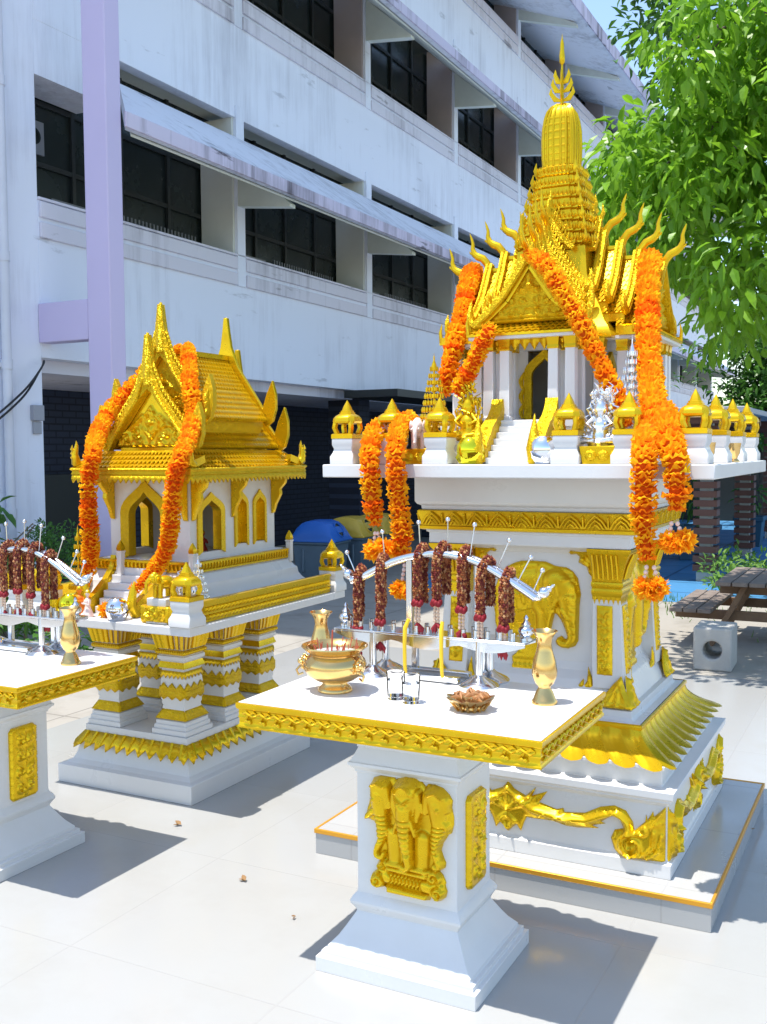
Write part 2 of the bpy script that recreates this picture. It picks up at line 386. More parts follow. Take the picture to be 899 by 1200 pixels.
def scallop_band(mb, x0, y0, z0, x1, y1, z1, nx, ny, bulge=.012):    # a course of broad lotus petals, profile curving outwards
    pw, tw = 9, 7
    for k in range(4):
        m = nx if k % 2 == 0 else ny
        for i in range(m):
            vs = []; fs = []
            for a in range(pw):
                u = -1+2*a/(pw-1)
                tend = 1+.16*(max(0, 1-u*u)**.5)-.05
                for b in range(tw):
                    t = b/(tw-1)*tend
                    cv = t**1.7*.9+.1*t
                    hx = x0+(x1-x0)*cv; hy = y0+(y1-y0)*cv; z = z0+(z1-z0)*(t**.85)
                    bl = bulge*(max(0, 1-u*u)**.5)*(.35+.65*t)-.004*math.exp(-((abs(u)-.62)/.1)**2)*min(1, t*2)+.004*math.exp(-(u/.12)**2)
                    s = -1+2*(i+(u+1)/2)/m
                    if k == 0: p = (s*hx, -hy-bl, z)
                    elif k == 1: p = (hx+bl, s*hy, z)
                    elif k == 2: p = (-s*hx, hy+bl, z)
                    else: p = (-hx-bl, -s*hy, z)
                    vs.append(p)
            for a in range(pw-1):
                for b in range(tw-1): q = a*tw+b; fs.append((q, q+tw, q+tw+1, q+1))
            mb.add(vs, fs)

def rotz(a): return Matrix.Rotation(a, 4, 'Z')
def T(x, y, z): return Matrix.Translation((x, y, z))

# ------------------------------------------------------------------ camera, sun, sky
cam = bpy.data.cameras.new('camera'); co = bpy.data.objects.new('camera', cam); COL.objects.link(co); SCN.camera = co
cam.sensor_fit = 'VERTICAL'; cam.sensor_height = 24; cam.lens = 1193.29/1200*24; cam.clip_end = 2000; cam.clip_start = .05
_p, _r = math.radians(-3.36653), math.radians(-.39468)
_F = Vector((0, math.cos(_p), math.sin(_p))); _U = Vector((0, -math.sin(_p), math.cos(_p))); _X = Vector((1, 0, 0))
_xc = _X*math.cos(_r)+_U*math.sin(_r); _yc = -_X*math.sin(_r)+_U*math.cos(_r)
mw = Matrix((_xc, _yc, -_F)).transposed().to_4x4(); mw.translation = (0, 0, 1.6); co.matrix_world = mw

sd = (RX*-.17+BY*-.17+Vector((0, 0, 1))).normalized()
sun = bpy.data.lights.new('sun', 'SUN'); sun.energy = 3.7; sun.angle = math.radians(.5); sun.color = (1, .955, .88)
so = bpy.data.objects.new('sun', sun); COL.objects.link(so); so.rotation_euler = sd.to_track_quat('Z', 'Y').to_euler(); so.location = (-3, -2, 20)
wd = bpy.data.worlds.new('World'); SCN.world = wd; wd.use_nodes = True
sky = wd.node_tree.nodes.new('ShaderNodeTexSky'); sky.sky_type = 'NISHITA'; sky.sun_disc = False
sky.sun_elevation = math.asin(sd.z); sky.sun_rotation = math.atan2(sd.x, sd.y) % (2*PI); sky.air_density = 1.2; sky.dust_density = .6; sky.ozone_density = 1.5
bg = wd.node_tree.nodes['Background']; bg.inputs['Strength'].default_value = .15
wd.node_tree.links.new(sky.outputs[0], bg.inputs['Color'])
SCN.view_settings.view_transform = 'Standard'; SCN.view_settings.look = 'None'; SCN.view_settings.exposure = .92; SCN.view_settings.gamma = 1
SCN.cycles.max_bounces = 14; SCN.cycles.transmission_bounces = 12; SCN.cycles.use_denoising = True

# ------------------------------------------------------------------ ground
M['tile'] = tile_floor_mat('white_floor_tiles', (.365, .365, .355), (.350, .348, .338), .8, .09, .42, (.285, .27, .235))
M['ptile'] = tile_floor_mat('platform_tiles', (.41, .41, .405), (.36, .355, .35), .6, .09, .08)
M['pave'] = tile_floor_mat('grey_concrete_paving', (.33, .305, .265), (.19, .175, .15), 2.3, .75, .85, (.18, .16, .13), .008)
M['court'] = tile_floor_mat('blue_court_tiles', (.07, .24, .46), (.02, .08, .18), .9, .35, .5, (.05, .16, .33), .02)
M['earth'] = mat('dry_earth', (.20, .17, .12), .9, var=.6, vscale=1.2, var_col=(.12, .13, .06))
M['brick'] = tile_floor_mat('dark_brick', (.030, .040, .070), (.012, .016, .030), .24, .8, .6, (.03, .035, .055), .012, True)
g = MB(); g.box(-400, 400, -60, 900, -.5, -.06); structure(g, 'ground', M['earth'])
g = MB(); g.box(-9.5, 9, -8, 60, -.2, -.012); structure(g, 'pavement', M['pave'], yaw=YAW)
g = MB(); g.box(-4.44, 8.5, -7.5, 7.40, -.1, 0); structure(g, 'tiled_floor', M['tile'], yaw=YAW, bevel=.004)
g = MB(); g.box(-5.6, 6, 10.95, 34, -.15, -.006); structure(g, 'blue_court_floor', M['court'], yaw=YAW)

# ------------------------------------------------------------------ school building
OB = T(7.6, -20, 0)
def BM():
    m = MB(); m.m = OB; return m
bld = thing('school_building', 'long weathered lavender white school block with sloping concrete awnings and open corridors', 'building', -7.6, 20)
B0, B1 = 7.42, 46.0
FA = -7.6
bays = [B0+3.45*(k+1)+.03 for k in range(11)]
def part(mb, name, m, parent=bld, **k): return mb.build(name, m, parent, **k)
for z0, z1 in ((2.55, 4.08), (5.80, 7.30), (9.0, 10.37)):
    m = BM(); m.box(FA-.16, FA, B0, B1, z0, z1); w = part(m, 'wall', M['facade'], bevel=.006)
    l = BM()
    for zz in (z1-.09, z1-.29):
        prev = B0
        for x in bays+[B1]:
            l.box(FA+.002, FA+.035, prev+.01, x-.19, zz-.075, zz+.075); prev = x
    l.box(FA-.19, FA+.02, B0, B1, z1+.002, z1+.03)
    l.build('ledge', M['ledge'], w, bevel=.006)
m = BM(); m.box(FA-.7, FA, .5, 5.7, -.01, 9.2); m.box(FA-.7, FA, 5.7, B0, -.01, 11.6)
part(m, 'end_wall', M['facade'], bevel=.008)
m = BM(); m.box(FA-.5, FA-.003, B0, 8.5, 5.28, 5.80); part(m, 'lintel', M['facade'])
# piers
for k, x in enumerate(bays):
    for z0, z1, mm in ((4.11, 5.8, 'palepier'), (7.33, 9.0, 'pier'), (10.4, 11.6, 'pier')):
        m = BM(); m.box(-8.12, FA-.03, x-.2, x, z0, z1); p_ = part(m, 'pier', M[mm])
        f = BM(); f.box(FA-.028, FA+.02, x-.17, x, z0-.4, z1+.15); f.build('pier_face', M['facade'], p_, bevel=.005)
    m = BM(); m.box(-8.2, FA-.05, x-.35, x, -.01, 2.5); 
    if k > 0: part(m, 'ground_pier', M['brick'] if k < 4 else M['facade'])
# windows behind the corridor openings
edges = [B0]+bays+[B1]
for s, (z0, z1) in enumerate(((4.0, 5.9), (7.2, 9.1), (10.3, 11.7))):
    for i in range(len(edges)-1):
        y0, y1 = edges[i], edges[i+1]
        m = BM(); m.box(-8.25, -8.16, y0, y1-.001, z0-.1, z1); wn = part(m, 'window', M['dark'])
        f = BM(); L_ = y1-y0
        for q in (.06, .30, .52, .76): f.box(-8.155, -8.12, y0+L_*q-.025, y0+L_*q+.025, z0, z1)
        for zz in (z0+.62, z0+1.25): f.box(-8.15, -8.125, y0, y1-.2, zz-.025, zz+.025)
        f.build('window_frame', M['darkframe'], wn)
        if s == 0:
            f = BM()
            for q in range(26): yy = y0+L_*(.42+.019*q); f.box(-8.11, -8.10, yy, yy+.022, z0+.1, z0+.34)
            f.box(-8.115, -8.105, y0+L_*.2, y0+L_*.36, z0+.16, z0+.3)
            f.build('grille', M['grille'], wn)
# corridor ceilings, ground-floor recess
m = BM(); m.box(-10.2, FA-.165, B0, B1, 2.42, 2.56); part(m, 'soffit', M['ledge'])
for z in (5.9, 9.1): 
    m = BM(); m.box(-8.3, FA-.17, B0, B1, z, z+.1); part(m, 'corridor_ceiling', M['soffit'])
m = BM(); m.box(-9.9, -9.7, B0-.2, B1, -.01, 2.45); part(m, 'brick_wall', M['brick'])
m = BM(); m.box(-9.69, -9.64, 12.0, 13.6, .75, 1.75); part(m, 'ground_window', M['dark'])
m = BM(); m.box(-9.69, -9.6, 11.9, 13.7, .62, .72); part(m, 'window_sill', M['ledge'])
m = BM(); m.box(-9.6, -9.5, 7.5, 10.7, 0, 1.35); part(m, 'dark_cabinet', M['darkframe'], bevel=.01)
m = BM(); m.box(FA+.001, FA+.9, 13.45, B1, 2.42, 2.53); part(m, 'low_canopy', M['darkframe'])
# sloping awnings
AE = -6.65
for zt, ze in ((5.56, 4.70), (8.76, 7.93)):
    pr = [(FA+.002, zt), (AE, ze+.13), (AE, ze), (AE-.10, ze), (FA+.002, zt-.16)]
    m = BM()
    m.loft([[(a, b if b > 20 else 7.62+(AE-a)/(AE-FA)*1.0, z) for a, z in pr] for b in (7.62, B1)]); aw = part(m, 'awning', M['awning'])
    f = BM(); f.box(AE+.002, AE+.03, 7.6, B1, ze-.02, ze+.125); f.build('fascia', M['fascia'], aw, bevel=.005)
    f = BM(); f.loft([[(a, b if b > 20 else 7.7+(AE-a)/(AE-FA)*1.0, z) for a, z in [(FA+.004, zt-.17), (AE-.105, ze-.012), (AE-.12, ze-.03), (FA+.004, zt-.20)]] for b in (7.7, B1-.05)]); f.build('awning_soffit', M['soffit'], aw)
    for x in bays:
        f = BM(); f.loft([[(a, b, z) for a, z in [(FA+.025, zt-.21), (AE-.16, ze-.05), (AE-.16, ze-.09), (FA+.025, ze+.0)]] for b in (x-.16, x-.03)]); f.build('bracket', M['soffit'], aw)
RE = -6.12; RZ = 1.6+9.62*6.12/6.65
m = BM(); m.loft([[(a, b, z) for a, z in [(-13, RZ+1.9), (RE, RZ+.22), (RE, RZ), (RE-.15, RZ), (FA-.6, RZ+.75), (-13, RZ+1.2)]] for b in (5.75, B1+.8)]); rf = part(m, 'roof', M['awning'])
f = BM(); f.box(RE+.002, RE+.03, 5.75, B1+.8, RZ-.03, RZ+.25); f.build('fascia', M['fascia'], rf)
for x in bays:
    f = BM(); f.loft([[(a, b, z) for a, z in [(FA+.02, RZ+.66), (RE-.2, RZ-.02), (RE-.2, RZ-.08), (FA+.02, RZ+.3)]] for b in (x-.16, x-.03)]); f.build('bracket', M['soffit'], rf)
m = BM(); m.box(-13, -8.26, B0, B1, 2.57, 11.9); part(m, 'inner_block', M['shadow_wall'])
m = BM(); m.box(-13, FA-.2, B1+.002, B1+.2, -.01, 11.9); part(m, 'gable_wall', M['facade'])
# purple post carrying the awning, beam back to the wall
m = BM(); m.box(-6.955, -6.67, 7.38, 7.585, -.01, 11.4); pc = part(m, 'post', M['purple'], bevel=.012)
m = BM(); m.box(-7.595, -6.957, 7.385, 7.56, 2.69, 3.07); m.build('beam', M['purple'], pc, bevel=.008)
m = BM(); m.tube([(FA+.07, 6.92, 0), (FA+.07, 6.92, 11.4)], .045, 12)
for z in (1, 2.4, 3.4, 5, 6.5, 8): m.tube([(FA+.07, 6.92, z), (FA+.07, 6.92, z+.09)], .054, 12); m.box(FA+.001, FA+.06, 6.86, 6.98, z+.02, z+.06)
part(m, 'drain_pipe', M['pipe'])
m = BM(); m.box(FA+.001, FA+.05, 7.41-.16, 7.41-.02, 1.93, 2.08); m.box(FA+.001, FA+.03, 7.27, 7.37, 1.80, 1.92); part(m, 'junction_box', M['greybox'], bevel=.005)
m = BM(); m.box(-8.155, -8.13, 7.78, 8.05, 4.72, 5.06); nb = part(m, 'notice_board', M['grille'])
m = BM(); 
m.m = OB @ T(-8.128, 7.915, 4.90) @ Matrix.Rotation(PI/2, 4, 'Y')
m.lathe([(.085, -.001), (.085, .004), (.06, .004), (.06, -.001)], n=20); m.lathe([(.03, 0), (.03, .004)], n=12); m.build('emblem', M['dark'], nb)
# hanging cables
m = MB()
for dz, dd in ((0, 0), (.05, .03)):
    m.tube(crom([(-7.55, 7.40, 2.5+dz*.3), (-7.5, 7.30, 2.42), (-7.45, 7.0, 2.12+dz), (-7.5, 6.5, 1.76+dz), (-7.6+.04, 5.9, 1.45+dz)], .06), .011, 6)
put(m, 'cable', M['wire'], 'pair of black cables sagging from the wall corner beside the purple post', 'cable', 0, 0)

# ------------------------------------------------------------------ shared carved outlines (metres, u across, v up)
ELEPH = [(-0.154,0.949),(-0.165,1.017),(-0.143,1.087),(-0.107,1.14),(-0.071,1.158),(-0.046,1.166),(-0.0,1.168),(0.055,1.167),(0.093,1.152),(0.107,1.15),(0.138,1.148),(0.165,1.133),(0.185,1.107),(0.192,1.071),(0.197,1.045),(0.192,1.005),(0.191,0.962),(0.189,0.903),(0.188,0.863),(0.176,0.842),(0.149,0.83),(0.122,0.831),(0.103,0.841),(0.096,0.854),(0.104,0.87),(0.121,0.878),(0.132,0.868),(0.14,0.866),(0.144,0.876),(0.133,0.909),(0.118,0.941),(0.101,0.963),(0.094,0.966),(0.087,0.939),(0.078,0.898),(0.075,0.857),(0.08,0.831),(0.07,0.81),(0.042,0.794),(0.039,0.777),(0.025,0.731),(-0.082,0.728),(-0.082,0.783),(-0.064,0.798),(-0.049,0.82),(-0.046,0.848),(-0.057,0.871),(-0.078,0.852),(-0.107,0.829),(-0.143,0.833),(-0.143,0.881),(-0.154,0.922)]
ERAWAN = [(-0.101,0.586),(-0.094,0.603),(-0.069,0.612),(-0.023,0.613),(-0.02,0.606),(-0.009,0.613),(0.017,0.621),(0.046,0.621),(0.069,0.611),(0.081,0.598),(0.088,0.608),(0.111,0.609),(0.138,0.602),(0.157,0.586),(0.168,0.569),(0.166,0.547),(0.172,0.518),(0.172,0.497),(0.165,0.47),(0.156,0.465),(0.138,0.436),(0.131,0.413),(0.138,0.393),(0.146,0.377),(0.144,0.362),(0.131,0.352),(0.121,0.353),(0.137,0.337),(0.146,0.317),(0.144,0.308),(0.15,0.29),(0.146,0.272),(0.13,0.258),(0.114,0.259),(0.105,0.268),(0.098,0.269),(0.093,0.253),(-0.048,0.255),(-0.048,0.271),(-0.077,0.26),(-0.099,0.267),(-0.106,0.286),(-0.101,0.302),(-0.084,0.319),(-0.084,0.335),(-0.074,0.352),(-0.089,0.36),(-0.093,0.377),(-0.088,0.401),(-0.078,0.424),(-0.083,0.446),(-0.095,0.466),(-0.11,0.47),(-0.126,0.472),(-0.122,0.484),(-0.117,0.507),(-0.104,0.537),(-0.101,0.562)]
def spiral(cx, cy, r, turns=1.6, a0=0., sgn=1): return [(cx+r*(1-t)*math.cos(a0+sgn*turns*2*PI*t), cy+r*(1-t)*math.sin(a0+sgn*turns*2*PI*t)) for t in [i/18 for i in range(18)]]
ELFORM = [([(-.09,1.05),(.02,1.055)], .082, .088, .004, .22), ([(.045,1.0),(.06,.97),(.06,.90),(.058,.82)], .046, .034, .010, .5), ([(-.108,1.0),(-.122,.92),(-.122,.85)], .052, .028, .008, .5),
          ([(.10,1.08),(.13,1.06),(.145,1.03)], .060, .046, .012, .42), ([(.148,1.02),(.160,.95),(.170,.90),(.166,.868)], .040, .017, .014, .6), ([(.166,.868),(.148,.846),(.122,.848),(.110,.862)], .016, .010, .014, .7),
          ([(.082,1.07),(.090,1.04),(.088,1.0)], .030, .020, .022, .4), ([(.128,.985),(.150,.952),(.176,.938)], .010, .006, .030, .9), ([(.150,1.035)], .010, .010, .034, .7), ([(-.08,.742),(.028,.742)], .014, .014, .012, .5), ([(-.078,.772),(.032,.772)], .012, .012, .008, .5), ([(-.07,.795),(.04,.80)], .012, .012, .006, .5)]
ELFEAT = [([(.165,1.0),(.192,.995)], .003, -.003), ([(.163,.975),(.192,.968)], .003, -.003), ([(.160,.945),(.19,.935)], .003, -.003), ([(.164,.92),(.19,.91)], .003, -.003), ([(.160,.89),(.188,.885)], .003, -.003), ([(.13,1.10),(.17,1.105),(.19,1.085)], .004, .004), ([(.125,1.125),(.16,1.125)], .004, -.003),
          ([(.075,1.06),(.085,1.085),(.105,1.07),(.11,1.04),(.10,1.0)], .004, .004), ([(-.145,1.04),(-.10,1.06),(-.05,1.03),(0,1.05),(.05,1.02)], .004, .004), ([(-.15,.985),(-.11,1.0),(-.06,.965),(.0,.985)], .004, .004), ([(-.04,1.15),(-.05,1.08),(-.03,1.0)], .004, .004), ([(.03,1.15),(.025,1.08),(.03,1.02)], .004, .004),
          ([(.03,.85),(.085,.85)], .004, .004), ([(.03,.835),(.08,.835)], .003, -.003)]+[([(-.07+.02*i, .757)], .005, .004) for i in range(6)]
ERFORM = [([(-.02,.44),(-.015,.36)], .028, .026, .006, .5), ([(.075,.44),(.07,.36)], .028, .026, .006, .5), ([(.026,.44),(.026,.36)], .03, .03, .003, .4),
          ([(-.066,.575)], .040, .040, .010, .45), ([(-.05,.585),(-.035,.53)], .020, .012, .016, .5), ([(-.068,.56),(-.062,.50),(-.056,.455),(-.070,.412),(-.082,.385)], .030, .012, .012, .6), ([(-.082,.388),(-.078,.367),(-.060,.362),(-.053,.378)], .010, .007, .014, .8), ([(-.088,.505),(-.104,.49),(-.122,.478)], .012, .006, .016, .8), ([(-.085,.58),(-.098,.54)], .016, .012, .014, .5),
          ([(.122,.570)], .040, .040, .010, .45), ([(.100,.58),(.088,.53)], .020, .012, .016, .5), ([(.124,.555),(.132,.50),(.124,.45),(.120,.412),(.128,.38)], .030, .012, .012, .6), ([(.128,.382),(.136,.360),(.122,.355),(.114,.368)], .010, .007, .014, .8), ([(.146,.505),(.158,.49),(.170,.474)], .012, .006, .016, .8), ([(.140,.58),(.156,.545)], .016, .012, .014, .5),
          ([(-.004,.575),(-.012,.535),(-.004,.50)], .020, .010, .018, .5), ([(.056,.575),(.066,.535),(.058,.50)], .020, .010, .018, .5), ([(.026,.588)], .040, .040, .022, .40), ([(.026,.56),(.026,.53)], .036, .028, .024, .40), ([(.026,.53),(.026,.47),(.030,.42),(.036,.385)], .026, .013, .028, .6), ([(.036,.388),(.042,.362),(.028,.349),(.016,.360)], .011, .007, .030, .8), ([(.008,.50),(-.002,.475),(-.008,.455)], .008, .004, .028, .9), ([(.044,.50),(.056,.475),(.062,.455)], .008, .004, .028, .9),
          ([(-.035,.352),(.10,.346)], .007, .007, .020, .7), ([(-.035,.337),(.10,.331)], .006, .006, .020, .7), ([(-.045,.305),(.095,.298)], .018, .018, .012, .4), ([(-.045,.268),(.09,.264)], .011, .011, .014, .6),
          ([(-.078,.290)], .026, .026, .010, .5), ([(-.058,.338)], .024, .024, .008, .5), ([(.112,.328)], .025, .025, .008, .5), ([(.124,.285)], .026, .026, .010, .5)]
ERFEAT = [(spiral(-.078, .29, .022), .003, -.004), (spiral(-.058, .338, .020, a0=1), .003, -.004), (spiral(.112, .328, .021, a0=2), .003, -.004), (spiral(.124, .285, .022, a0=.5), .003, -.004),
          ([(-.006,.578),(.010,.600),(.026,.608),(.042,.600),(.058,.578)], .0035, .004), ([(.004,.566),(.026,.552),(.048,.566)], .0035, .004), ([(.010,.548)], .005, .004), ([(.042,.548)], .005, .004), ([(-.095,.585),(-.07,.60),(-.045,.59)], .0035, .004), ([(.10,.585),(.125,.597),(.148,.58)], .0035, .004), ([(-.078,.548)], .005, .004), ([(.136,.545)], .005, .004)]
for _i in range(7): ERFEAT += [([(.008,.50-.017*_i),(.046,.50-.017*_i)], .0024, -.0022), ([(-.088+.001*_i,.495-.014*_i),(-.036-.002*_i,.497-.014*_i)], .0024, -.0022), ([(.152-.004*_i,.49-.014*_i),(.105,.49-.014*_i)], .0024, -.0022)]
ERFEAT += [([(-.035+.012*i, .32), (-.02+.012*i, .285)], .002, -.003) for i in range(9)]+[([(-.035+.012*i, .285), (-.02+.012*i, .32)], .002, -.003) for i in range(9)]
SCR = [(0.0,0.362),(0.023,0.336),(0.045,0.326),(0.068,0.316),(0.108,0.353),(0.094,0.32),(0.152,0.344),(0.121,0.299),(0.139,0.295),(0.187,0.283),(0.213,0.291),(0.217,0.277),(0.294,0.286),(0.352,0.318),(0.402,0.33),(0.443,0.318),(0.468,0.282),(0.474,0.25),(0.512,0.289),(0.516,0.314),(0.52,0.295),(0.539,0.33),(0.543,0.311),(0.583,0.352),(0.583,0.153),(0.485,0.146),(0.428,0.148),(0.403,0.171),(0.39,0.211),(0.403,0.242),(0.435,0.252),(0.423,0.283),(0.394,0.291),(0.353,0.263),(0.369,0.259),(0.319,0.245),(0.344,0.238),(0.269,0.228),(0.226,0.227),(0.174,0.238),(0.103,0.235),(0.072,0.235),(0.063,0.216),(0.05,0.179),(0.032,0.202),(0.0,0.171)]
SCROLL = SCR+[(-u, v) for u, v in reversed(SCR[1:-1])]
def scroll_feats():
    F = [([(0, .34), (-.04, .30), (0, .265), (.04, .30), (0, .34)], .006, .008), ([(0, .355), (0, .27)], .008, .006), ([(0, .24), (-.03, .215), (0, .18), (.03, .215), (0, .24)], .006, .008)]
    for s in (1, -1):
        for line, r, a in [([(.05, .30), (.10, .27), (.2, .255), (.3, .262), (.36, .29), (.41, .305), (.45, .28), (.455, .24)], .012, .012), ([(.08, .315), (.05, .28), (.0, .262)], .005, .007),
                           ([(.1, .335), (.06, .30)], .006, .008), ([(.2, .272), (.3, .278), (.36, .305), (.41, .318)], .003, -.006), (spiral(.465, .195, .05, 2.0, 1.2), .006, .011), (spiral(.505, .26, .024, 1.4, 2), .005, .009),
                           ([(.44, .16), (.50, .165), (.54, .2), (.545, .26)], .006, .009), ([(.52, .16), (.56, .19), (.575, .25)], .006, .009), ([(.55, .29), (.575, .33)], .005, .008), ([(.53, .27), (.575, .30)], .005, .007),
                           ([(.22, .24), (.34, .243)], .003, .006), ([(.13, .25), (.22, .238)], .003, -.006)]:
            F.append(([(s*u, v) for u, v in line], r, a))
    return F
SCF = scroll_feats()
def kanok(w, h, seed=0):     # flame-scroll filigree for a panel w x h centred on 0,0
    rnd = random.Random(seed); F = []
    n = max(2, int(h/(w*.55)))
    for i in range(n):
        y = -h/2+h*(i+.5)/n
        for s in (1, -1):
            F.append((spiral(s*w*.24, y, w*.2, 1.5, rnd.random()*6, s), w*.026+.001, .0055))
            F.append(([(0, y-h/n*.4), (s*w*.12, y), (s*w*.38, y+h/n*.45)], w*.022+.001, .005))
    F.append(([(0, -h/2), (0, h/2)], w*.03+.001, .003))
    return F
def panel(mb, mapf, cu, cv, w, h, cut=.0, seed=0, t=.006, res=.006):
    a, b = w/2, h/2
    P = [(-a+cut, -b), (a-cut, -b), (a, -b+cut), (a, b-cut), (a-cut, b), (-a+cut, b), (-a, b-cut), (-a, -b+cut)] if cut else [(-a, -b), (a, -b), (a, b), (-a, b)]
    rim = [(([*P, P[0]]), .0035, .003)]
    F = kanok(w*.8, h*.86, seed)+rim
    relief_mb(mb, [(cu+u, cv+v) for u, v in P], mapf, t, .003, [([(cu+u, cv+v) for u, v in L], r, am) for L, r, am in F], res)
FR = lambda y: (lambda u, v, h: (u, y-h, v))          # faces looking front
BK = lambda y: (lambda u, v, h: (u, y+h, v))
RT = lambda x: (lambda u, v, h: (x+h, u, v))          # faces looking right
LF = lambda x: (lambda u, v, h: (x-h, u, v))

# ------------------------------------------------------------------ platform and the spired spirit house
PA, PB = -1.316, 4.0985
pl = thing('tiled_platform', 'low white tiled platform with thin gold edge under the tall spired spirit house', 'platform', PA, PB)
m = MB(); m.box(-.7635, .7635, -.683, .683, 0, .098)
m.build('tile_block', M['ptile'], pl, smooth=0, bevel=.002)
m = MB(); e = .003
for x0, x1, y0, y1 in ((-.7635-e, .7635+e, -.683-e, -.66), (-.7635-e, .7635+e, .66, .683+e), (-.7635-e, -.742, -.6595, .6595), (.742, .7635+e, -.6595, .6595)):
    m.box(x0, x1, y0, y1, .086, .1015)
# only the outer nosing shows as gold
m = MB()
for x0, x1, y0, y1 in ((-.768, .768, -.6875, -.6775), (-.768, .768, .6775, .6875), (-.768, -.758, -.677, .677), (.758, .768, -.677, .677)):
    m.box(x0, x1, y0, y1, .083, .101)
m.build('gold_edge_trim', M['trim'], pl, bevel=.002)

hs = thing('spirit_house', 'tall white and gold spirit house with tiered spire on an elephant carved pedestal', 'spirit house', PA, PB, .098)
OH = T(0, 0, -.098)
def HM():
    q = MB(); q.m = OH.copy(); return q
def hp(mb, name, m, parent=hs, **k): return mb.build(name, m, parent, **k)
d = .05
m = HM(); m.tiers([(x, x-d, z) for x, z in [(.604,.0985),(.604,.148),(.596,.152),(.590,.160),(.588,.168),(.588,.352),(.594,.362),(.603,.368),(.604,.376),(.613,.384),(.614,.409),(.566,.412),(.563,.418),(.563,.470),(.574,.474),(.574,.487),(.52,.4885),(.452,.53),(.45,.572),(.452,.58),(.459,.596),(.43,.5965),(.423,.602),(.420,.606),(.418,.631),(.40,.636),(.39,.66),(.36,.72),(.33,.75),(.320,.78),(.318,1.20),(.33,1.215),(.36,1.232),(.405,1.2325),(.408,1.238),(.408,1.276),(.417,1.280),(.417,1.287),(.424,1.288),(.424,1.366),(.43,1.370),(.432,1.385),(.445,1.392),(.452,1.403),(.452,1.4985)]])
ped = hp(m, 'pedestal', M['white'], bevel=.0015, smooth=16)
m = HM(); scallop_band(m, .462, .412, .584, .572, .522, .487, 12, 11, .013); hp(m, 'lotus_petals', M['gold'], smooth=70)
m = HM(); m.tiers([(.466, .416, .577), (.470, .420, .582), (.470, .420, .594), (.464, .414, .598)], cap=False); hp(m, 'petal_rim', M['gold'])
# frieze band with pointed lotus pattern
m = HM(); m.tiers([(.428, .378, 1.288), (.437, .387, 1.291), (.437, .387, 1.303), (.43, .38, 1.306), (.434, .384, 1.33), (.442, .392, 1.352), (.444, .394, 1.364), (.438, .388, 1.368)], cap=False)
fz = hp(m, 'frieze', M['gold'])
m = HM()
for k in range(4):
    L_ = .43 if k % 2 == 0 else .38; nn = 9 if k % 2 == 0 else 8
    for i in range(nn):
        c = -L_+2*L_*(i+.5)/nn; w_ = L_/nn*.92; off = (.387 if k % 2 == 0 else .437)
        def P3(u, z, o):
            o += off-.002+(z-1.306)*.16
            return (u, -o, z) if k == 0 else ((o, u, z) if k == 1 else ((-u, o, z) if k == 2 else (-o, -u, z)))
        for s_, rr in ((1., .0048), (.66, .0044), (.33, .0044)):
            m.tube([P3(c-w_*s_, 1.309, .004), P3(c-w_*s_*.55, 1.309+.030*s_, .006), P3(c, 1.309+.050*s_, .008), P3(c+w_*s_*.55, 1.309+.030*s_, .006), P3(c+w_*s_, 1.309, .004)], rr, 5)
        m.tube([P3(c+w_*1.07, 1.31, .004), P3(c+w_*1.07, 1.345, .006)], .004, 5); m.sph(P3(c+w_*1.07, 1.35, .006), .006, 6, 5)
m.build('lotus_relief', M['gold'], fz, smooth=60)
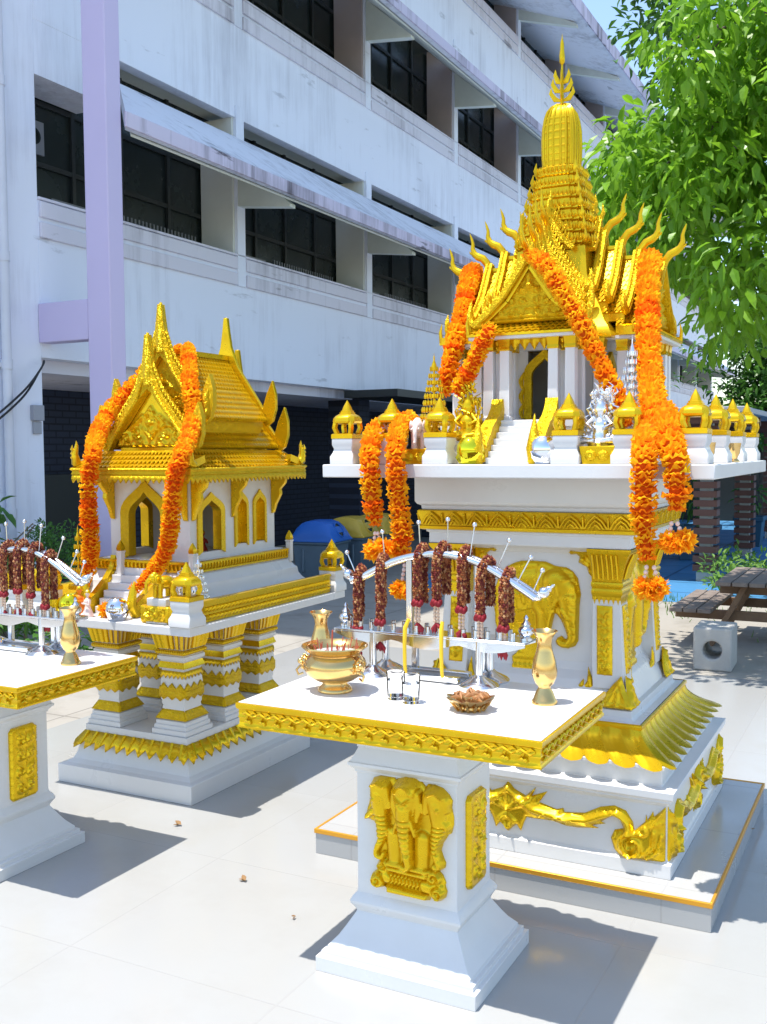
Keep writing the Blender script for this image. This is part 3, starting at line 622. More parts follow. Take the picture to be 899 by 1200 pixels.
# corner pilasters
for sx in (-1, 1):
    for sy in (-1, 1):
        q = HM(); q.m = OH @ Matrix.Diagonal((sx, sy, 1, 1))
        def ring(xa, xb, ya, yb, z): return [(xa, -ya, z), (xb, -ya, z), (xb, -yb, z), (xa, -yb, z)]
        q.loft([ring(.262, .382, .332, .212, .70), ring(.255, .374, .324, .205, .80), ring(.254, .360, .310, .204, 1.03), ring(.254, .360, .310, .204, 1.20)])
        pil = hp(q, 'pilaster', M['white'], bevel=.002)
        q = HM(); q.m = OH @ Matrix.Diagonal((sx, sy, 1, 1))
        rg = [(.0, 1.035), (.003, 1.05), (.010, 1.06), (.010, 1.072), (.004, 1.08), (.012, 1.088), (.012, 1.10), (.006, 1.106), (.010, 1.13), (.020, 1.17), (.036, 1.205), (.048, 1.222), (.049, 1.2315)]
        q.loft([ring(.253-o*.2, .361+o, .311+o, .203-o*.2, z) for o, z in rg], cap=False)
        for i in range(6):      # flutes under the abacus and the toothed lower edge
            u = .262+.018*i
            q.tube([(u, -.322, 1.115), (u, -.336, 1.165), (u, -.356, 1.21)], .005, 5)
            q.tube([(.372, -.215-.016*i, 1.115), (.386, -.215-.016*i, 1.165), (.406, -.215-.016*i, 1.21)], .005, 5)
            q.add([(u-.009, -.3135, 1.05), (u+.009, -.3135, 1.05), (u, -.3125, 1.018), (u-.009, -.309, 1.05), (u+.009, -.309, 1.05), (u, -.309, 1.018)], [(0, 1, 2), (3, 5, 4), (0, 2, 5, 3), (1, 4, 5, 2)])
            q.add([(.3635, -.30+.018*i-.009, 1.05), (.3635, -.30+.018*i+.009, 1.05), (.3625, -.30+.018*i, 1.018), (.359, -.30+.018*i-.009, 1.05), (.359, -.30+.018*i+.009, 1.05), (.359, -.30+.018*i, 1.018)], [(0, 1, 2), (3, 5, 4), (0, 2, 5, 3), (1, 4, 5, 2)])
        q.build('capital', M['gold'], pil, smooth=50)
        q = HM(); q.m = OH @ Matrix.Diagonal((sx, sy, 1, 1))
        panel(q, lambda u, v, h: (u+.304+(v-.88)*-.02, -(.312+(1.03-v)*.05+h*.7 if v < 1.03 else .312+h), v), 0, .882, .060, .262, 0, 3)
        panel(q, lambda u, v, h: (.3625+(1.03-v)*.05+h*.7, -.258+u, v), 0, .882, .060, .262, 0, 4)
        q.build('carved_panel', M['gold'], pil, smooth=60)
        q = HM(); q.m = OH @ Matrix.Diagonal((sx, sy, 1, 1))
        for face in (0, 1):     # acanthus foot wrapping the corner
            o = .0
            A_ = [(.30, .638), (.318, .69), (.345, .725), (.372, .755), (.392, .70), (.418, .660), (.42, .638)]
            P2 = [(u-.05*face, v) for u, v in A_]
            def mf(u, v, h, face=face):
                lean = .415-(.415-.383)*min(1, max(0, (v-.638)/.11))**.6
                return (u, -(lean-.05)-.004-h, v) if face == 0 else (lean+.004+h, -u, v)
            cx_ = .362-.05*face
            relief_mb(q, P2, mf, .009, .006, [([(cx_-.04, .645), (cx_-.015, .69), (cx_+.005, .74)], .004, .006), ([(cx_+.04, .645), (cx_+.02, .69), (cx_+.005, .74)], .004, .006), ([(cx_, .64), (cx_+.002, .70)], .006, .007), ([(cx_-.05, .648), (cx_+.05, .648)], .004, .005)], .007)
        q.build('acanthus_foot', M['gold'], pil, smooth=60)
# reliefs
for nm, mp in (('front', FR(-.272)), ('back', BK(.272))):
    m = HM(); relief_mb(m, ELEPH, mp, .010, .008, ELFEAT, .005, ELFORM); hp(m, 'elephant_relief', M['gold'], smooth=70)
for mp in (RT(.322), LF(-.322)):
    m = HM(); relief_mb(m, [(u*.93, v) for u, v in ELEPH], mp, .016, .010, [([(u*.93, v) for u, v in L], r, a) for L, r, a in ELFEAT], .006, [([(u*.93, v) for u, v in L], r0, r1, l*1.4, k*1.3) for L, r0, r1, l, k in ELFORM]); hp(m, 'elephant_relief', M['gold'], smooth=70)
BRK = [(0.133,1.225),(0.156,1.217),(0.192,1.216),(0.218,1.217),(0.245,1.22),(0.245,1.111),(0.228,1.128),(0.219,1.154),(0.201,1.162),(0.187,1.17),(0.192,1.192),(0.178,1.202),(0.156,1.199)]
LOW = [(.165, .69), (.20, .70), (.222, .727), (.224, .70), (.236, .72), (.24, .775), (.254, .735), (.262, .69)]
for s in (1, -1):
    for P_ in (BRK, LOW):
        Q = [(s*u, v) for u, v in P_]
        F = [([(s*.15, 1.212), (s*.2, 1.19), (s*.235, 1.14)], .007, .006), (spiral(s*.21, 1.188, .016, 1.3), .004, .006)] if P_ is BRK else [([(s*.18, .695), (s*.225, .71), (s*.245, .75)], .006, .005)]
        mf = FR(-.272) if P_ is BRK else FR(-.315)
        m = HM(); relief_mb(m, Q, mf, .008, .006, F, .008); hp(m, 'corner_scroll', M['gold'], smooth=60)
        m = HM(); Q2 = [(s*(u-.05), v) for u, v in P_]; relief_mb(m, Q2, RT(.322) if P_ is BRK else RT(.37), .008, .006, [], .008); hp(m, 'corner_scroll', M['gold'], smooth=60)
m = HM(); relief_mb(m, SCROLL, FR(-.5395), .011, .008, SCF, .0075); hp(m, 'lotus_scroll_relief', M['gold'], smooth=70)
m = HM(); sc_ = .538/.588; relief_mb(m, [(u*sc_, v) for u, v in SCROLL], RT(.5895), .011, .008, [([(u*sc_, v) for u, v in L], r, a) for L, r, a in SCF], .0075); hp(m, 'lotus_scroll_relief', M['gold'], smooth=70)
# table slab
m = HM(); m.box(-.728, .755, -.66, .66, 1.503, 1.553); hp(m, 'slab', M['white'], bevel=.004)

# upper sanctuary, centred a little right of the slab
UX, UY = .02, .03
UM = OH @ T(UX, UY, 0)
def UB(k=None):
    q = MB(); q.m = UM @ rotz(k*PI/2) if k is not None else UM.copy(); return q
m = UB()
for i, (a, z0, z1) in enumerate(((.50, 1.554, 1.60), (.47, 1.6002, 1.64), (.44, 1.6402, 1.69), (.455, 1.6902, 1.718))):
    w_ = a-.24
    m.tiers([(w_, a, z0), (w_, a, z1)]); m.tiers([(a, w_, z0+.0003), (a, w_, z1+.0003)]); m.tiers([(a-.10, a-.10, z0+.0006), (a-.10, a-.10, z1+.0006)])
hp(m, 'sanctuary_base', M['white'], bevel=.003)
m = UB()
m.box(-.20, -.19, -.20, .20, 1.719, 2.08); m.box(.19, .20, -.20, .20, 1.719, 2.08); m.box(-.189, .189, .19, .20, 1.719, 2.08)
m.box(-.189, -.075, -.20, -.19, 1.719, 2.08); m.box(.075, .189, -.20, -.19, 1.719, 2.08); m.box(-.0749, .0749, -.20, -.19, 2.0, 2.08)
m.box(-.235, -.201, -.235, .235, 2.0, 2.06); m.box(.201, .235, -.235, .235, 2.0, 2.06); m.box(-.2, .2, .2005, .235, 2.0, 2.06); m.box(-.2, .2, -.235, -.2005, 2.0, 2.06)
hp(m, 'sanctuary_wall', M['plaster'])
def arch_pts(w, z0, zs, za, n=6):     # ogee arch: feet z0, shoulders zs, point za
    R = []
    for i in range(n+1):
        t = i/n; x = w*math.cos(t*PI/2)**1.15 if t < 1 else 0; R.append((x, zs+(za-zs)*(.66*math.sin(t*PI/2)+.34*t**4)))
    return [(w, z0)]+R+[(-x, z) for x, z in reversed(R[:-1])]+[(-w, z0)]
def arch_frame(mb, mapf, cu, wi, wo, z0, zs, za, zo, depth, foot=0.):
    I = arch_pts(wi, z0+foot, zs, za); O = arch_pts(wo, z0, zs+.01, zo); n = len(I); vs = []; fs = []
    for off in (0, depth):
        for L in (O, I):
            for u, v in L: vs.append(mapf(cu+u, v, off))
    for i in range(n-1):
        fs += [(i, i+1, n+i+1, n+i), (2*n+i, 3*n+i, 3*n+i+1, 2*n+i+1), (i, 2*n+i, 2*n+i+1, i+1), (n+i, n+i+1, 3*n+i+1, 3*n+i)]
    for i in (0, n-1): fs.append((i, n+i, 3*n+i, 2*n+i))
    mb.add(vs, fs)
m = UB(); arch_frame(m, lambda u, v, h: (u, -.2-h, v), 0, .054, .086, 1.72, 1.90, 1.968, 2.01, .018)
for s in (1, -1):
    for z in (1.76, 1.82, 1.88): m.tube([(s*.09, -.222, z-.03), (s*.098, -.224, z), (s*.083, -.224, z+.035)], [.006, .012, .003], 6)
hp(m, 'door_arch', M['ornate_fine'], smooth=40)
for k in (1, 3):
    m = UB(k); arch_frame(m, lambda u, v, h: (u, -.2005-h, v), 0, .05, .08, 1.72, 1.90, 1.968, 2.005, .015); m.add([(-.05, -.203, 1.72), (.05, -.203, 1.72), (.05, -.203, 1.96), (-.05, -.203, 1.96)], [(0, 1, 2, 3)]); hp(m, 'side_door', M['ornate_fine'])
colp = [(x, -.392) for x in (-.163, -.097, .097, .163)]+[(x, -.30) for x in (-.165, -.105, .105, .165)]
def column(k, x, y):
    q = UB(k); q.tiers([(.026, .026, 1.7185), (.026, .026, 1.732), (.0205, .0205, 1.736), (.019, .019, 1.995)], x, y); c = hp(q, 'column', M['plaster'], bevel=.002)
    q = UB(k); q.tiers([(.0205, .0205, 1.985), (.023, .023, 1.99), (.021, .021, 2.0), (.023, .023, 2.02), (.028, .028, 2.04), (.028, .028, 2.049)], x, y)
    q.build('column_capital', M['gold'], c, smooth=0)
for k in range(4):
    for x, y in colp: column(k, x, y)
    column(k, -.225, -.225)
# valances between the columns
for k in range(4):
    m = UB(k)
    for a, b in ((-.14, -.12), (-.078, .078), (.12, .14)):
        n = max(1, int((b-a)/.038)); 
        for i in range(n):
            u0 = a+(b-a)*i/n; u1 = a+(b-a)*(i+1)/n
            relief_mb(m, [(u0, 2.045), (u1, 2.045), (u1, 2.015), ((u0+u1)/2, 1.985), (u0, 2.015)], FR(-.396), .006, .006, [([((u0+u1)/2, 2.035), ((u0+u1)/2, 2.0)], .005, .004)], .009)
    hp(m, 'valance', M['gold'], smooth=60)
# eaves, roofs, gables on the four wings
G_ = [.40, .305, .235, .165]; RG = [2.315, 2.37, 2.415, 2.46]; WD = [.205, .185, .165, .145]; EV = [2.085, 2.135, 2.185, 2.235]
def chofa(mb, x, y, z, s=1.):
    P_ = [(0, -.02), (-.014, .018), (-.034, .042), (-.058, .052), (-.076, .066), (-.084, .090), (-.083, .115), (-.090, .138), (-.098, .160)]
    R_ = [.017, .017, .0175, .017, .0145, .0105, .0075, .0055, .001]
    mb.tube([(x, y+u*s, z+v*s) for u, v in P_], [r*s for r in R_], 8, flat=.7)
    for i in (3, 4):
        u, v = P_[i]; mb.tube([(x, y+u*s-.008*s, z+v*s), (x, y+u*s-.020*s, z+v*s+.006), (x, y+u*s-.022*s, z+v*s+.014*s)], [.007*s, .005*s, .001], 5)
for k in range(4):
    # skirt roof of the wing
    m = UB(k)
    fish_tiles(m, (-.20, -.365, 2.098), (.20, -.365, 2.098), (.235, -.445, 2.052), (-.235, -.445, 2.052), 18, 4, .004)
    m.box(-.237, .237, -.447, -.30, 2.04, 2.0495)
    hp(m, 'skirt_roof', M['gold'], smooth=30)
    m = UB(k); m.box(-.232, .232, -.442, -.21, 2.028, 2.0395); hp(m, 'eave_soffit', M['white'])
    for s in (-1, 1):      # upturned flames along the corner of the eave
        m = UB(k)
        for i in range(4): m.tube([(s*(.232-.0*i), -.44+.028*i, 2.05), (s*(.238), -.442+.028*i, 2.07+.012*(3-i)*.6), (s*.236, -.436+.028*i, 2.085+.02*(3-i)*.7)], [.009, .007, .001], 6)
        m.obox((s*.236, -.445, 2.055), (s*.236, -.32, 2.055), .006, .03)
        hp(m, 'eave_flames', M['gold'], smooth=60)
    for g, r, w_, e_ in zip(G_, RG, WD, EV):
        m = UB(k); y0 = -g-.008; y1 = -max(0, g-.12) if g > .17 else .0
        for s in (1, -1):
            mid = (s*w_*.46, r-(r-e_)*.60)
            a = (0, y0, r); b = (0, y1, r)
            if s > 0:
                fish_tiles(m, (0, y1, r), (0, y0, r), (mid[0], y0, mid[1]), (mid[0], y1, mid[1]), 7, 7, .004)
                fish_tiles(m, (mid[0], y1, mid[1]), (mid[0], y0, mid[1]), (w_, y0, e_), (w_, y1, e_), 7, 5, .004)
            else:
                fish_tiles(m, (0, y0, r), (0, y1, r), (mid[0], y1, mid[1]), (mid[0], y0, mid[1]), 7, 7, .004)
                fish_tiles(m, (mid[0], y0, mid[1]), (mid[0], y1, mid[1]), (-w_, y1, e_), (-w_, y0, e_), 7, 5, .004)
            m.box(min(s*w_*.75, s*w_*.98), max(s*w_*.75, s*w_*.98), y0+.004, y1, e_-.035, e_-.006)
        m.box(-.012, .012, y0, y1, r-.006, r+.008)
        hp(m, 'roof_tier', M['gold'], smooth=30)
        # bargeboards with flame teeth and curled ends
        m = UB(k); yb = -g-.01
        for s in (1, -1):
            A = [(0, r+.022), (s*w_*.25, r-(r-e_)*.30+.014), (s*w_*.5, r-(r-e_)*.60+.012), (s*w_*.78, r-(r-e_)*.83+.008), (s*w_*1.05, e_+.004)]
            for (u0, v0), (u1, v1) in zip(A[:-1], A[1:]): m.obox((u0, yb, v0), (u1, yb, v1), .026, .030, (0, 1, 0)); m.obox((u0, yb-.012, v0-.004), (u1, yb-.012, v1-.004), .010, .012, (0, 1, 0))
            C_ = crom([(u, yb, v) for u, v in A], .019)
            for p in C_[1:-1]:
                nx, nz = s*.55, .83
                m.add([(p.x-.007, yb-.008, p.z+.005), (p.x+.007, yb-.008, p.z+.005), (p.x+.007, yb+.008, p.z+.005), (p.x-.007, yb+.008, p.z+.005), (p.x+nx*.028-s*.006, yb, p.z+.036)], [(0, 1, 4), (1, 2, 4), (2, 3, 4), (3, 0, 4), (0, 3, 2, 1)])
            E_ = A[-1]
            m.tube([(E_[0]-s*.03, yb, E_[1]), (E_[0], yb, E_[1]-.006), (E_[0]+s*.022, yb, E_[1]+.012), (E_[0]+s*.026, yb, E_[1]+.045), (E_[0]+s*.016, yb, E_[1]+.075)], [.013, .015, .014, .010, .001], 7)
        hp(m, 'bargeboard', M['ornate_fine'], smooth=45)
        m = UB(k); chofa(m, 0, yb, r+.015, .95); hp(m, 'roof_finial', M['gold'], smooth=70)
        if g == .40:
            m = UB(k); q = (r-e_)
            relief_mb(m, [(-w_*.86, e_+.006), (w_*.86, e_+.006), (w_*.42, r-q*.58), (0, r-.012), (-w_*.42, r-q*.58)], FR(-g+.012), .007, .006,
                      [([(0, r-.05), (0, r-.09)], .016, .012), ([(-.03, r-.10), (0, r-.085), (.03, r-.10)], .006, .006), ([(-.09, e_+.06), (.09, e_+.06)], .004, .006), ([(-.14, e_+.03), (.14, e_+.03)], .004, .006), ([(-w_*.8, e_+.014), (w_*.8, e_+.014)], .005, .008)]
                      + [(spiral(x, e_+.045, .014, 1.4, x*40), .004, .007) for x in (-.11, -.07, -.035, .035, .07, .11)]+[(spiral(x, e_+.085, .014, 1.4, x*30), .004, .007) for x in (-.07, -.03, .03, .07)]+[(spiral(x, e_+.122, .012, 1.4, x*30), .004, .007) for x in (-.03, .03)], .006)
            hp(m, 'tympanum', M['ornate_fine'], smooth=70)
        else:
            m = UB(k); m.add([(-w_*.9, -g+.004, e_), (w_*.9, -g+.004, e_), (w_*.44, -g+.004, r-(r-e_)*.58), (0, -g+.004, r-.01), (-w_*.44, -g+.004, r-(r-e_)*.58)]+[(-w_*.9, -g+.02, e_), (w_*.9, -g+.02, e_), (w_*.44, -g+.02, r-(r-e_)*.58), (0, -g+.02, r-.01), (-w_*.44, -g+.02, r-(r-e_)*.58)], [(0, 1, 2, 3, 4), (9, 8, 7, 6, 5)]+[(i, (i+1) % 5, (i+1) % 5+5, i+5) for i in range(5)])
            hp(m, 'gable_panel', M['ornate_fine'])
# corner skirts between the wings
m = UB(); m.tiers([(.285, .285, 2.03), (.285, .285, 2.042), (.265, .265, 2.075), (.245, .245, 2.10), (.22, .22, 2.16), (.17, .17, 2.24), (.15, .15, 2.30), (.14, .14, 2.41)]); hp(m, 'corner_roof', M['gold'])
# small dormer gables and the stepped redented spire
def redent(h, z, q=.80, q2=.62):
    P_ = [(h*q2, -h), (h*q2, -h*.9), (h*q, -h*.9), (h*q, -h*q), (h*.9, -h*q), (h*.9, -h*q2), (h, -h*q2)]
    R_ = []
    for k in range(4):
        c, s = [(1, 0), (0, 1), (-1, 0), (0, -1)][k]
        R_ += [(x*c-y*s, x*s+y*c, z) for x, y in P_]
    return R_
for k in range(4):
    m = UB(k)
    for yy, zz, ww, hh in ((-.155, 2.40, .10, .13), (-.125, 2.47, .078, .10)):
        for s in (1, -1):
            A = [(0, zz+hh), (s*ww*.45, zz+hh*.42), (s*ww, zz)]
            for (u0, v0), (u1, v1) in zip(A[:-1], A[1:]): m.obox((u0, yy, v0), (u1, yy, v1), .020, .03, (0, 1, 0))
            for p in crom([(u, yy, v) for u, v in A], .017)[1:]: m.tube([(p.x, yy, p.z+.004), (p.x+s*.012, yy-.004, p.z+.018), (p.x+s*.014, yy-.004, p.z+.036)], [.007, .006, .001], 5)
        m.prism([(-ww*.9, zz), (ww*.9, zz), (0, zz+hh-.01)], yy+.006, yy+.10, 'xz')
        m.tube([(0, yy-.004, zz+hh), (0, yy-.02, zz+hh+.03), (0, yy-.016, zz+hh+.07)], [.011, .009, .001], 6)
    hp(m, 'dormer_gable', M['ornate_fine'], smooth=50)
zt = 2.40; hh = .155; rings = []
tiers_ = []
for i in range(7):
    h0 = .158-.0115*i; z0 = 2.40+.0485*i
    tiers_.append((h0, z0)); rings += [redent(h0*.93, z0), redent(h0*.93, z0+.018), redent(h0*1.03, z0+.024), redent(h0*1.03, z0+.032), redent(h0*.90, z0+.036), redent(h0*.90, z0+.048)]
m = UB(); m.loft(rings); sp_ = hp(m, 'spire_tiers', M['gold'], smooth=20)
m = UB()
for h0, z0 in tiers_:
    R_ = redent(h0*1.03, z0+.032)
    for i in range(len(R_)):
        a = Vector(R_[i]); b = Vector(R_[(i+1) % len(R_)]); L_ = (b-a).length; n = max(1, int(round(L_/.017)))
        for j in range(n):
            p = a.lerp(b, (j+.5)/n); o = Vector((p.x, p.y, 0)).normalized()
            m.tube([p-o*.004, p+o*.006+Vector((0, 0, .010)), p+o*.002+Vector((0, 0, .028))], [.0065, .0055, .0008], 5)
    for sx in (1, -1):
        for sy in (1, -1):
            p = Vector((sx*h0*.86, sy*h0*.86, z0+.03)); o = Vector((sx, sy, 0)).normalized()
            m.tube([p, p+o*.012+Vector((0, 0, .018)), p+o*.006+Vector((0, 0, .05))], [.010, .008, .001], 5)
m.build('antefixes', M['gold'], sp_, smooth=60)
m = UB(); pr = [(.075, 2.738), (.077, 2.75), (.066, 2.758), (.069, 2.80), (.070, 2.86), (.068, 2.91), (.062, 2.95), (.053, 2.98), (.039, 3.0), (.019, 3.012)]
m.loft([redent(h, z, .82, .55) for h, z in pr])
for z, h in ((2.775, .0675), (2.80, .069), (2.83, .0698), (2.86, .070), (2.89, .0692), (2.918, .0672), (2.944, .063)):
    m.loft([redent(h*1.0, z, .82, .55), redent(h*1.022, z+.004, .82, .55), redent(h*1.0, z+.010, .82, .55)], False)
dome = hp(m, 'spire_dome', M['gold'], smooth=25)
m = UB(); RV = [redent(h*1.01, z, .82, .55) for h, z in pr[2:]]
for i in range(28): m.tube([r_[i] for r_ in RV], .0048, 5)
for k in range(4):
    m.m = UM @ rotz(k*PI/2)
    for u in (-.22, .22): m.tube([(u*h, -h*1.01, z) for h, z in pr[2:]], .0045, 5)
m.build('dome_ribs', M['gold'], dome, smooth=60)
m = UB(); m.tube([(0, 0, 3.0), (0, 0, 3.19)], [.008, .004], 8)
for z, L_ in ((3.03, .046), (3.065, .038), (3.10, .028)):
    for k in range(4):
        a = k*PI/2+.2; c, s = math.cos(a), math.sin(a)
        m.tube([(0, 0, z), (c*L_*.6, s*L_*.6, z+.008), (c*L_, s*L_, z+.035), (c*L_*.95, s*L_*.95, z+.058)], [.004, .012, .009, .001], 6, flat=.45)
m.lathe([(.004, 3.175), (.011, 3.185), (.012, 3.21), (.008, 3.24), (.0085, 3.245), (.0075, 3.262), (.003, 3.278), (.0005, 3.30)], n=12)
hp(m, 'finial_trident', M['gold'], smooth=60)
# stair with naga balustrades
m = HM()
for i in range(7): m.box(-.075, .095, -.585+.028*i, -.38, 1.5535+.0236*i, 1.5535+.0236*(i+1)-.0004)
m.box(-.0748, .0948, -.42, -.379, 1.5532, 1.7175)
hp(m, 'stair', M['white'], bevel=.002)
for x in (-.098, .118):
    m = HM()
    m.prism([(-.60, 1.56), (-.565, 1.565), (-.40, 1.69), (-.385, 1.76), (-.395, 1.80), (-.41, 1.765), (-.44, 1.735), (-.50, 1.70), (-.545, 1.655), (-.57, 1.63)], x-.024, x+.024, 'yz')
    for i in range(7): t = i/6; m.tube([(x, -.585+.17*t, 1.60+.11*t), (x, -.60+.17*t, 1.635+.115*t)], [.030, .004], 7)
    m.tube([(x, -.60, 1.555), (x, -.615, 1.61), (x, -.60, 1.66), (x, -.592, 1.735)], [.022, .027, .020, .001], 8, flat=.9)
    hp(m, 'naga_balustrade', M['ornate_fine'], smooth=50)
# boundary lanterns round the table
def lantern(mk, parent, x, y, z, s=1., post=True, hollow=True, white='white'):
    q = mk()
    q.tiers([(.052*s, .052*s, z), (.052*s, .052*s, z+.03*s), (.044*s, .044*s, z+.045*s), (.040*s, .040*s, z+.06*s), (.046*s, .046*s, z+.075*s), (.046*s, .046*s, z+.10*s)], x, y)
    p = q.build('lantern_post', M[white], parent, bevel=.003)
    z += .1003*s; q = mk()
    q.tiers([(.047*s, .047*s, z), (.047*s, .047*s, z+.016*s), (.040*s, .040*s, z+.02*s)], x, y)
    for sx in (1, -1):
        for sy in (1, -1):
            q.tube([(x+sx*.030*s, y+sy*.030*s, z+.02*s), (x+sx*.037*s, y+sy*.037*s, z+.042*s), (x+sx*.033*s, y+sy*.033*s, z+.066*s)], .0115*s, 6)
    c8 = lambda h, zz: [(x+px*h*s, y+py*h*s, z+zz*s) for px, py in ((-1, -.62), (-.62, -1), (.62, -1), (1, -.62), (1, .62), (.62, 1), (-.62, 1), (-1, .62))]
    q.loft([c8(h, zz) for h, zz in ((.036, .056), (.045, .060), (.049, .067), (.047, .078), (.040, .088), (.029, .095), (.026, .0955), (.026, .102), (.022, .1025), (.022, .109), (.018, .1095), (.013, .125), (.006, .139), (.001, .150))])
    q.build('lantern_pavilion', M['gold'], p, smooth=35)
for x, y in [(-.647, -.60), (-.25, -.60), (.247, -.60), (.68, -.60), (.68, -.2), (.68, .2), (.68, .6), (-.647, -.2), (-.647, .2), (-.647, .6), (-.45, -.60), (.46, -.60)]:
    lantern(HM, hs, x, y, 1.5535)

# ------------------------------------------------------------------ the smaller spirit house on six columns
SA, SB = -3.275, 4.147
ss = thing('spirit_house', 'smaller white and gold spirit house standing on short banded columns', 'spirit house', SA, SB)
def SM(): return MB()
def sp(mb, name, m, parent=ss, **k): return mb.build(name, m, parent, **k)
m = SM(); DD = .109
m.tiers([(x, x+DD, z) for x, z in [(.407, .0), (.407, .088), (.378, .094), (.355, .11), (.343, .135), (.336, .165), (.330, .19), (.312, .232), (.311, .274)]]); sp(m, 'column_base', M['white'], bevel=.002, smooth=16)
m = SM(); zigband(m, .313, .313+DD, .242, .346, .346+DD, .20, 11, .032, ny=14)
for k in range(4):
    n = 11 if k % 2 == 0 else 14
    for i in range(n):
        u = -.335+.67*(i+.5)/n if k % 2 == 0 else -.44+.88*(i+.5)/n; hx, hy = .333, .333+DD
        a = {0: (u*.94, -hy+.018, .24), 1: (hx-.018, u*.94, .24), 2: (u*.94, hy-.018, .24), 3: (-hx+.018, u*.94, .24)}[k]
        b = {0: (u, -hy-.026, .185), 1: (hx+.026, u, .185), 2: (u, hy+.026, .185), 3: (-hx-.026, u, .185)}[k]
        m.tube([a, b], [.008, .003], 5)
sp(m, 'leaf_trim', M['gold'], smooth=50, solid=.006)
for x in (-.2, .2):
    for y in (-.31, 0, .31):
        m = SM(); m.tiers([(.102, .102, .2745), (.102, .102, .298), (.094, .094, .301), (.094, .094, .318), (.088, .088, .322), (.088, .088, .338), (.076, .076, .345), (.063, .063, .405), (.067, .067, .415), (.067, .067, .43), (.071, .071, .44), (.071, .071, .51), (.066, .066, .58), (.076, .076, .586), (.076, .076, .60), (.070, .070, .606), (.070, .070, .622), (.080, .080, .628), (.080, .080, .645), (.074, .074, .648), (.074, .074, .68), (.080, .080, .70), (.098, .098, .775), (.104, .104, .8085)], x, y)
        c = sp(m, 'column', M['white'], bevel=.002)
        q = SM(); q.tiers([(.077, .077, .652), (.083, .083, .656), (.083, .083, .674), (.077, .077, .677)], x, y)
        for k in range(4):
            for i in range(13):
                u = -.080+.160*i/12; q.sph([(x+u, y-.083, .665), (x+.083, y+u, .665), (x+u, y+.083, .665), (x-.083, y+u, .665)][k], .0085, 6, 4)
        q.build('bead_band', M['gold'], c, smooth=60)
        q = SM()      # flutes of the capital, white reveals left between them
        for k in range(4):
            for i in range(6):
                u = (-1+2*(i+.5)/6)
                def P4(u, o, z):
                    p = {0: (u*o, -o, z), 1: (o, u*o, z), 2: (-u*o, o, z), 3: (-o, -u*o, z)}[k]; return (x+p[0], y+p[1], p[2])
                q.loft([[P4(u-.148, w_+.001, z), P4(u+.148, w_+.001, z), P4(u+.09, w_+.011, z), P4(u-.09, w_+.011, z)] for w_, z in ((.075, .682), (.081, .705), (.089, .74), (.098, .775), (.103, .80))])
        q.build('fluted_capital', M['gold'], c, smooth=50)
        q = SM(); q.tiers([(.0772, .0772, .588), (.080, .080, .591), (.0735, .0735, .608), (.0715, .0715, .618)], x, y, cap=False); q.build('neck_band', M['gold'], c)
        q = SM(); zigband(q, .0685, .0685, .574, .0715, .0715, .556, 6, .018, cx=x, cy=y)
        q.build('leaf_ring', M['gold'], c, smooth=30, solid=.004)
        q = SM(); zigband(q, .0735, .0735, .492, .0735, .0735, .452, 3, .016, cx=x, cy=y); zigband(q, .0736, .0736, .4915, .0737, .0737, .478, 3, .026, True, cx=x, cy=y)
        q.build('carved_band', M['ornate'], c, smooth=30, solid=.007)
        q = SM(); zigband(q, .066, .066, .385, .089, .089, .346, 7, .022, True, cx=x, cy=y); q.build('leaf_skirt', M['ornate'], c, smooth=30, solid=.005)
m = SM(); m.box(-.543, .543, -.679, .679, .81, .849); sp(m, 'slab', M['white'], bevel=.004)
CX, CY = .028, .042
# stepped base of the house
m = SM(); m.tiers([(x, x+.115, z) for x, z in [(.385, .8495), (.385, .90), (.375, .915), (.35, .935), (.335, .96), (.330, .99), (.318, 1.0), (.300, 1.03), (.292, 1.035), (.292, 1.085), (.275, 1.088), (.275, 1.094)]], CX, CY); sp(m, 'house_base', M['white'], bevel=.003)
m = SM(); m.tiers([(x, x+.115, z) for x, z in [(.294, 1.038), (.302, 1.042), (.302, 1.05), (.296, 1.054), (.298, 1.075), (.306, 1.08), (.306, 1.09), (.29, 1.0935)]], CX, CY, cap=False)
for i in range(34):
    y = CY-.40+.80*(i+.5)/34; m.tube([(CX+.299, y, 1.052), (CX+.304, y, 1.066), (CX+.302, y, 1.08)], .006, 5)
for i in range(24):
    x = CX-.29+.58*(i+.5)/24; m.tube([(x, CY-.414, 1.052), (x, CY-.419, 1.066), (x, CY-.417, 1.08)], .006, 5)
sp(m, 'gold_band', M['gold'], smooth=50)
for x, y in ((CX+.30, CY-.415), (CX+.30, CY+.415), (CX-.30, CY-.415), (CX-.30, CY+.415), (CX-.12, CY-.43), (CX+.13, CY-.43)):
    q = SM(); q.tiers([(.014, .014, 1.02), (.014, .014, 1.125), (.017, .017, 1.128), (.017, .017, 1.135)], x, y); p = sp(q, 'rail_post', M['white'], bevel=.001)
    q = SM(); q.tiers([(.013, .013, 1.1352), (.015, .015, 1.145), (.012, .012, 1.16), (.002, .002, 1.185)], x, y); q.build('rail_bud', M['gold'], p, smooth=50)
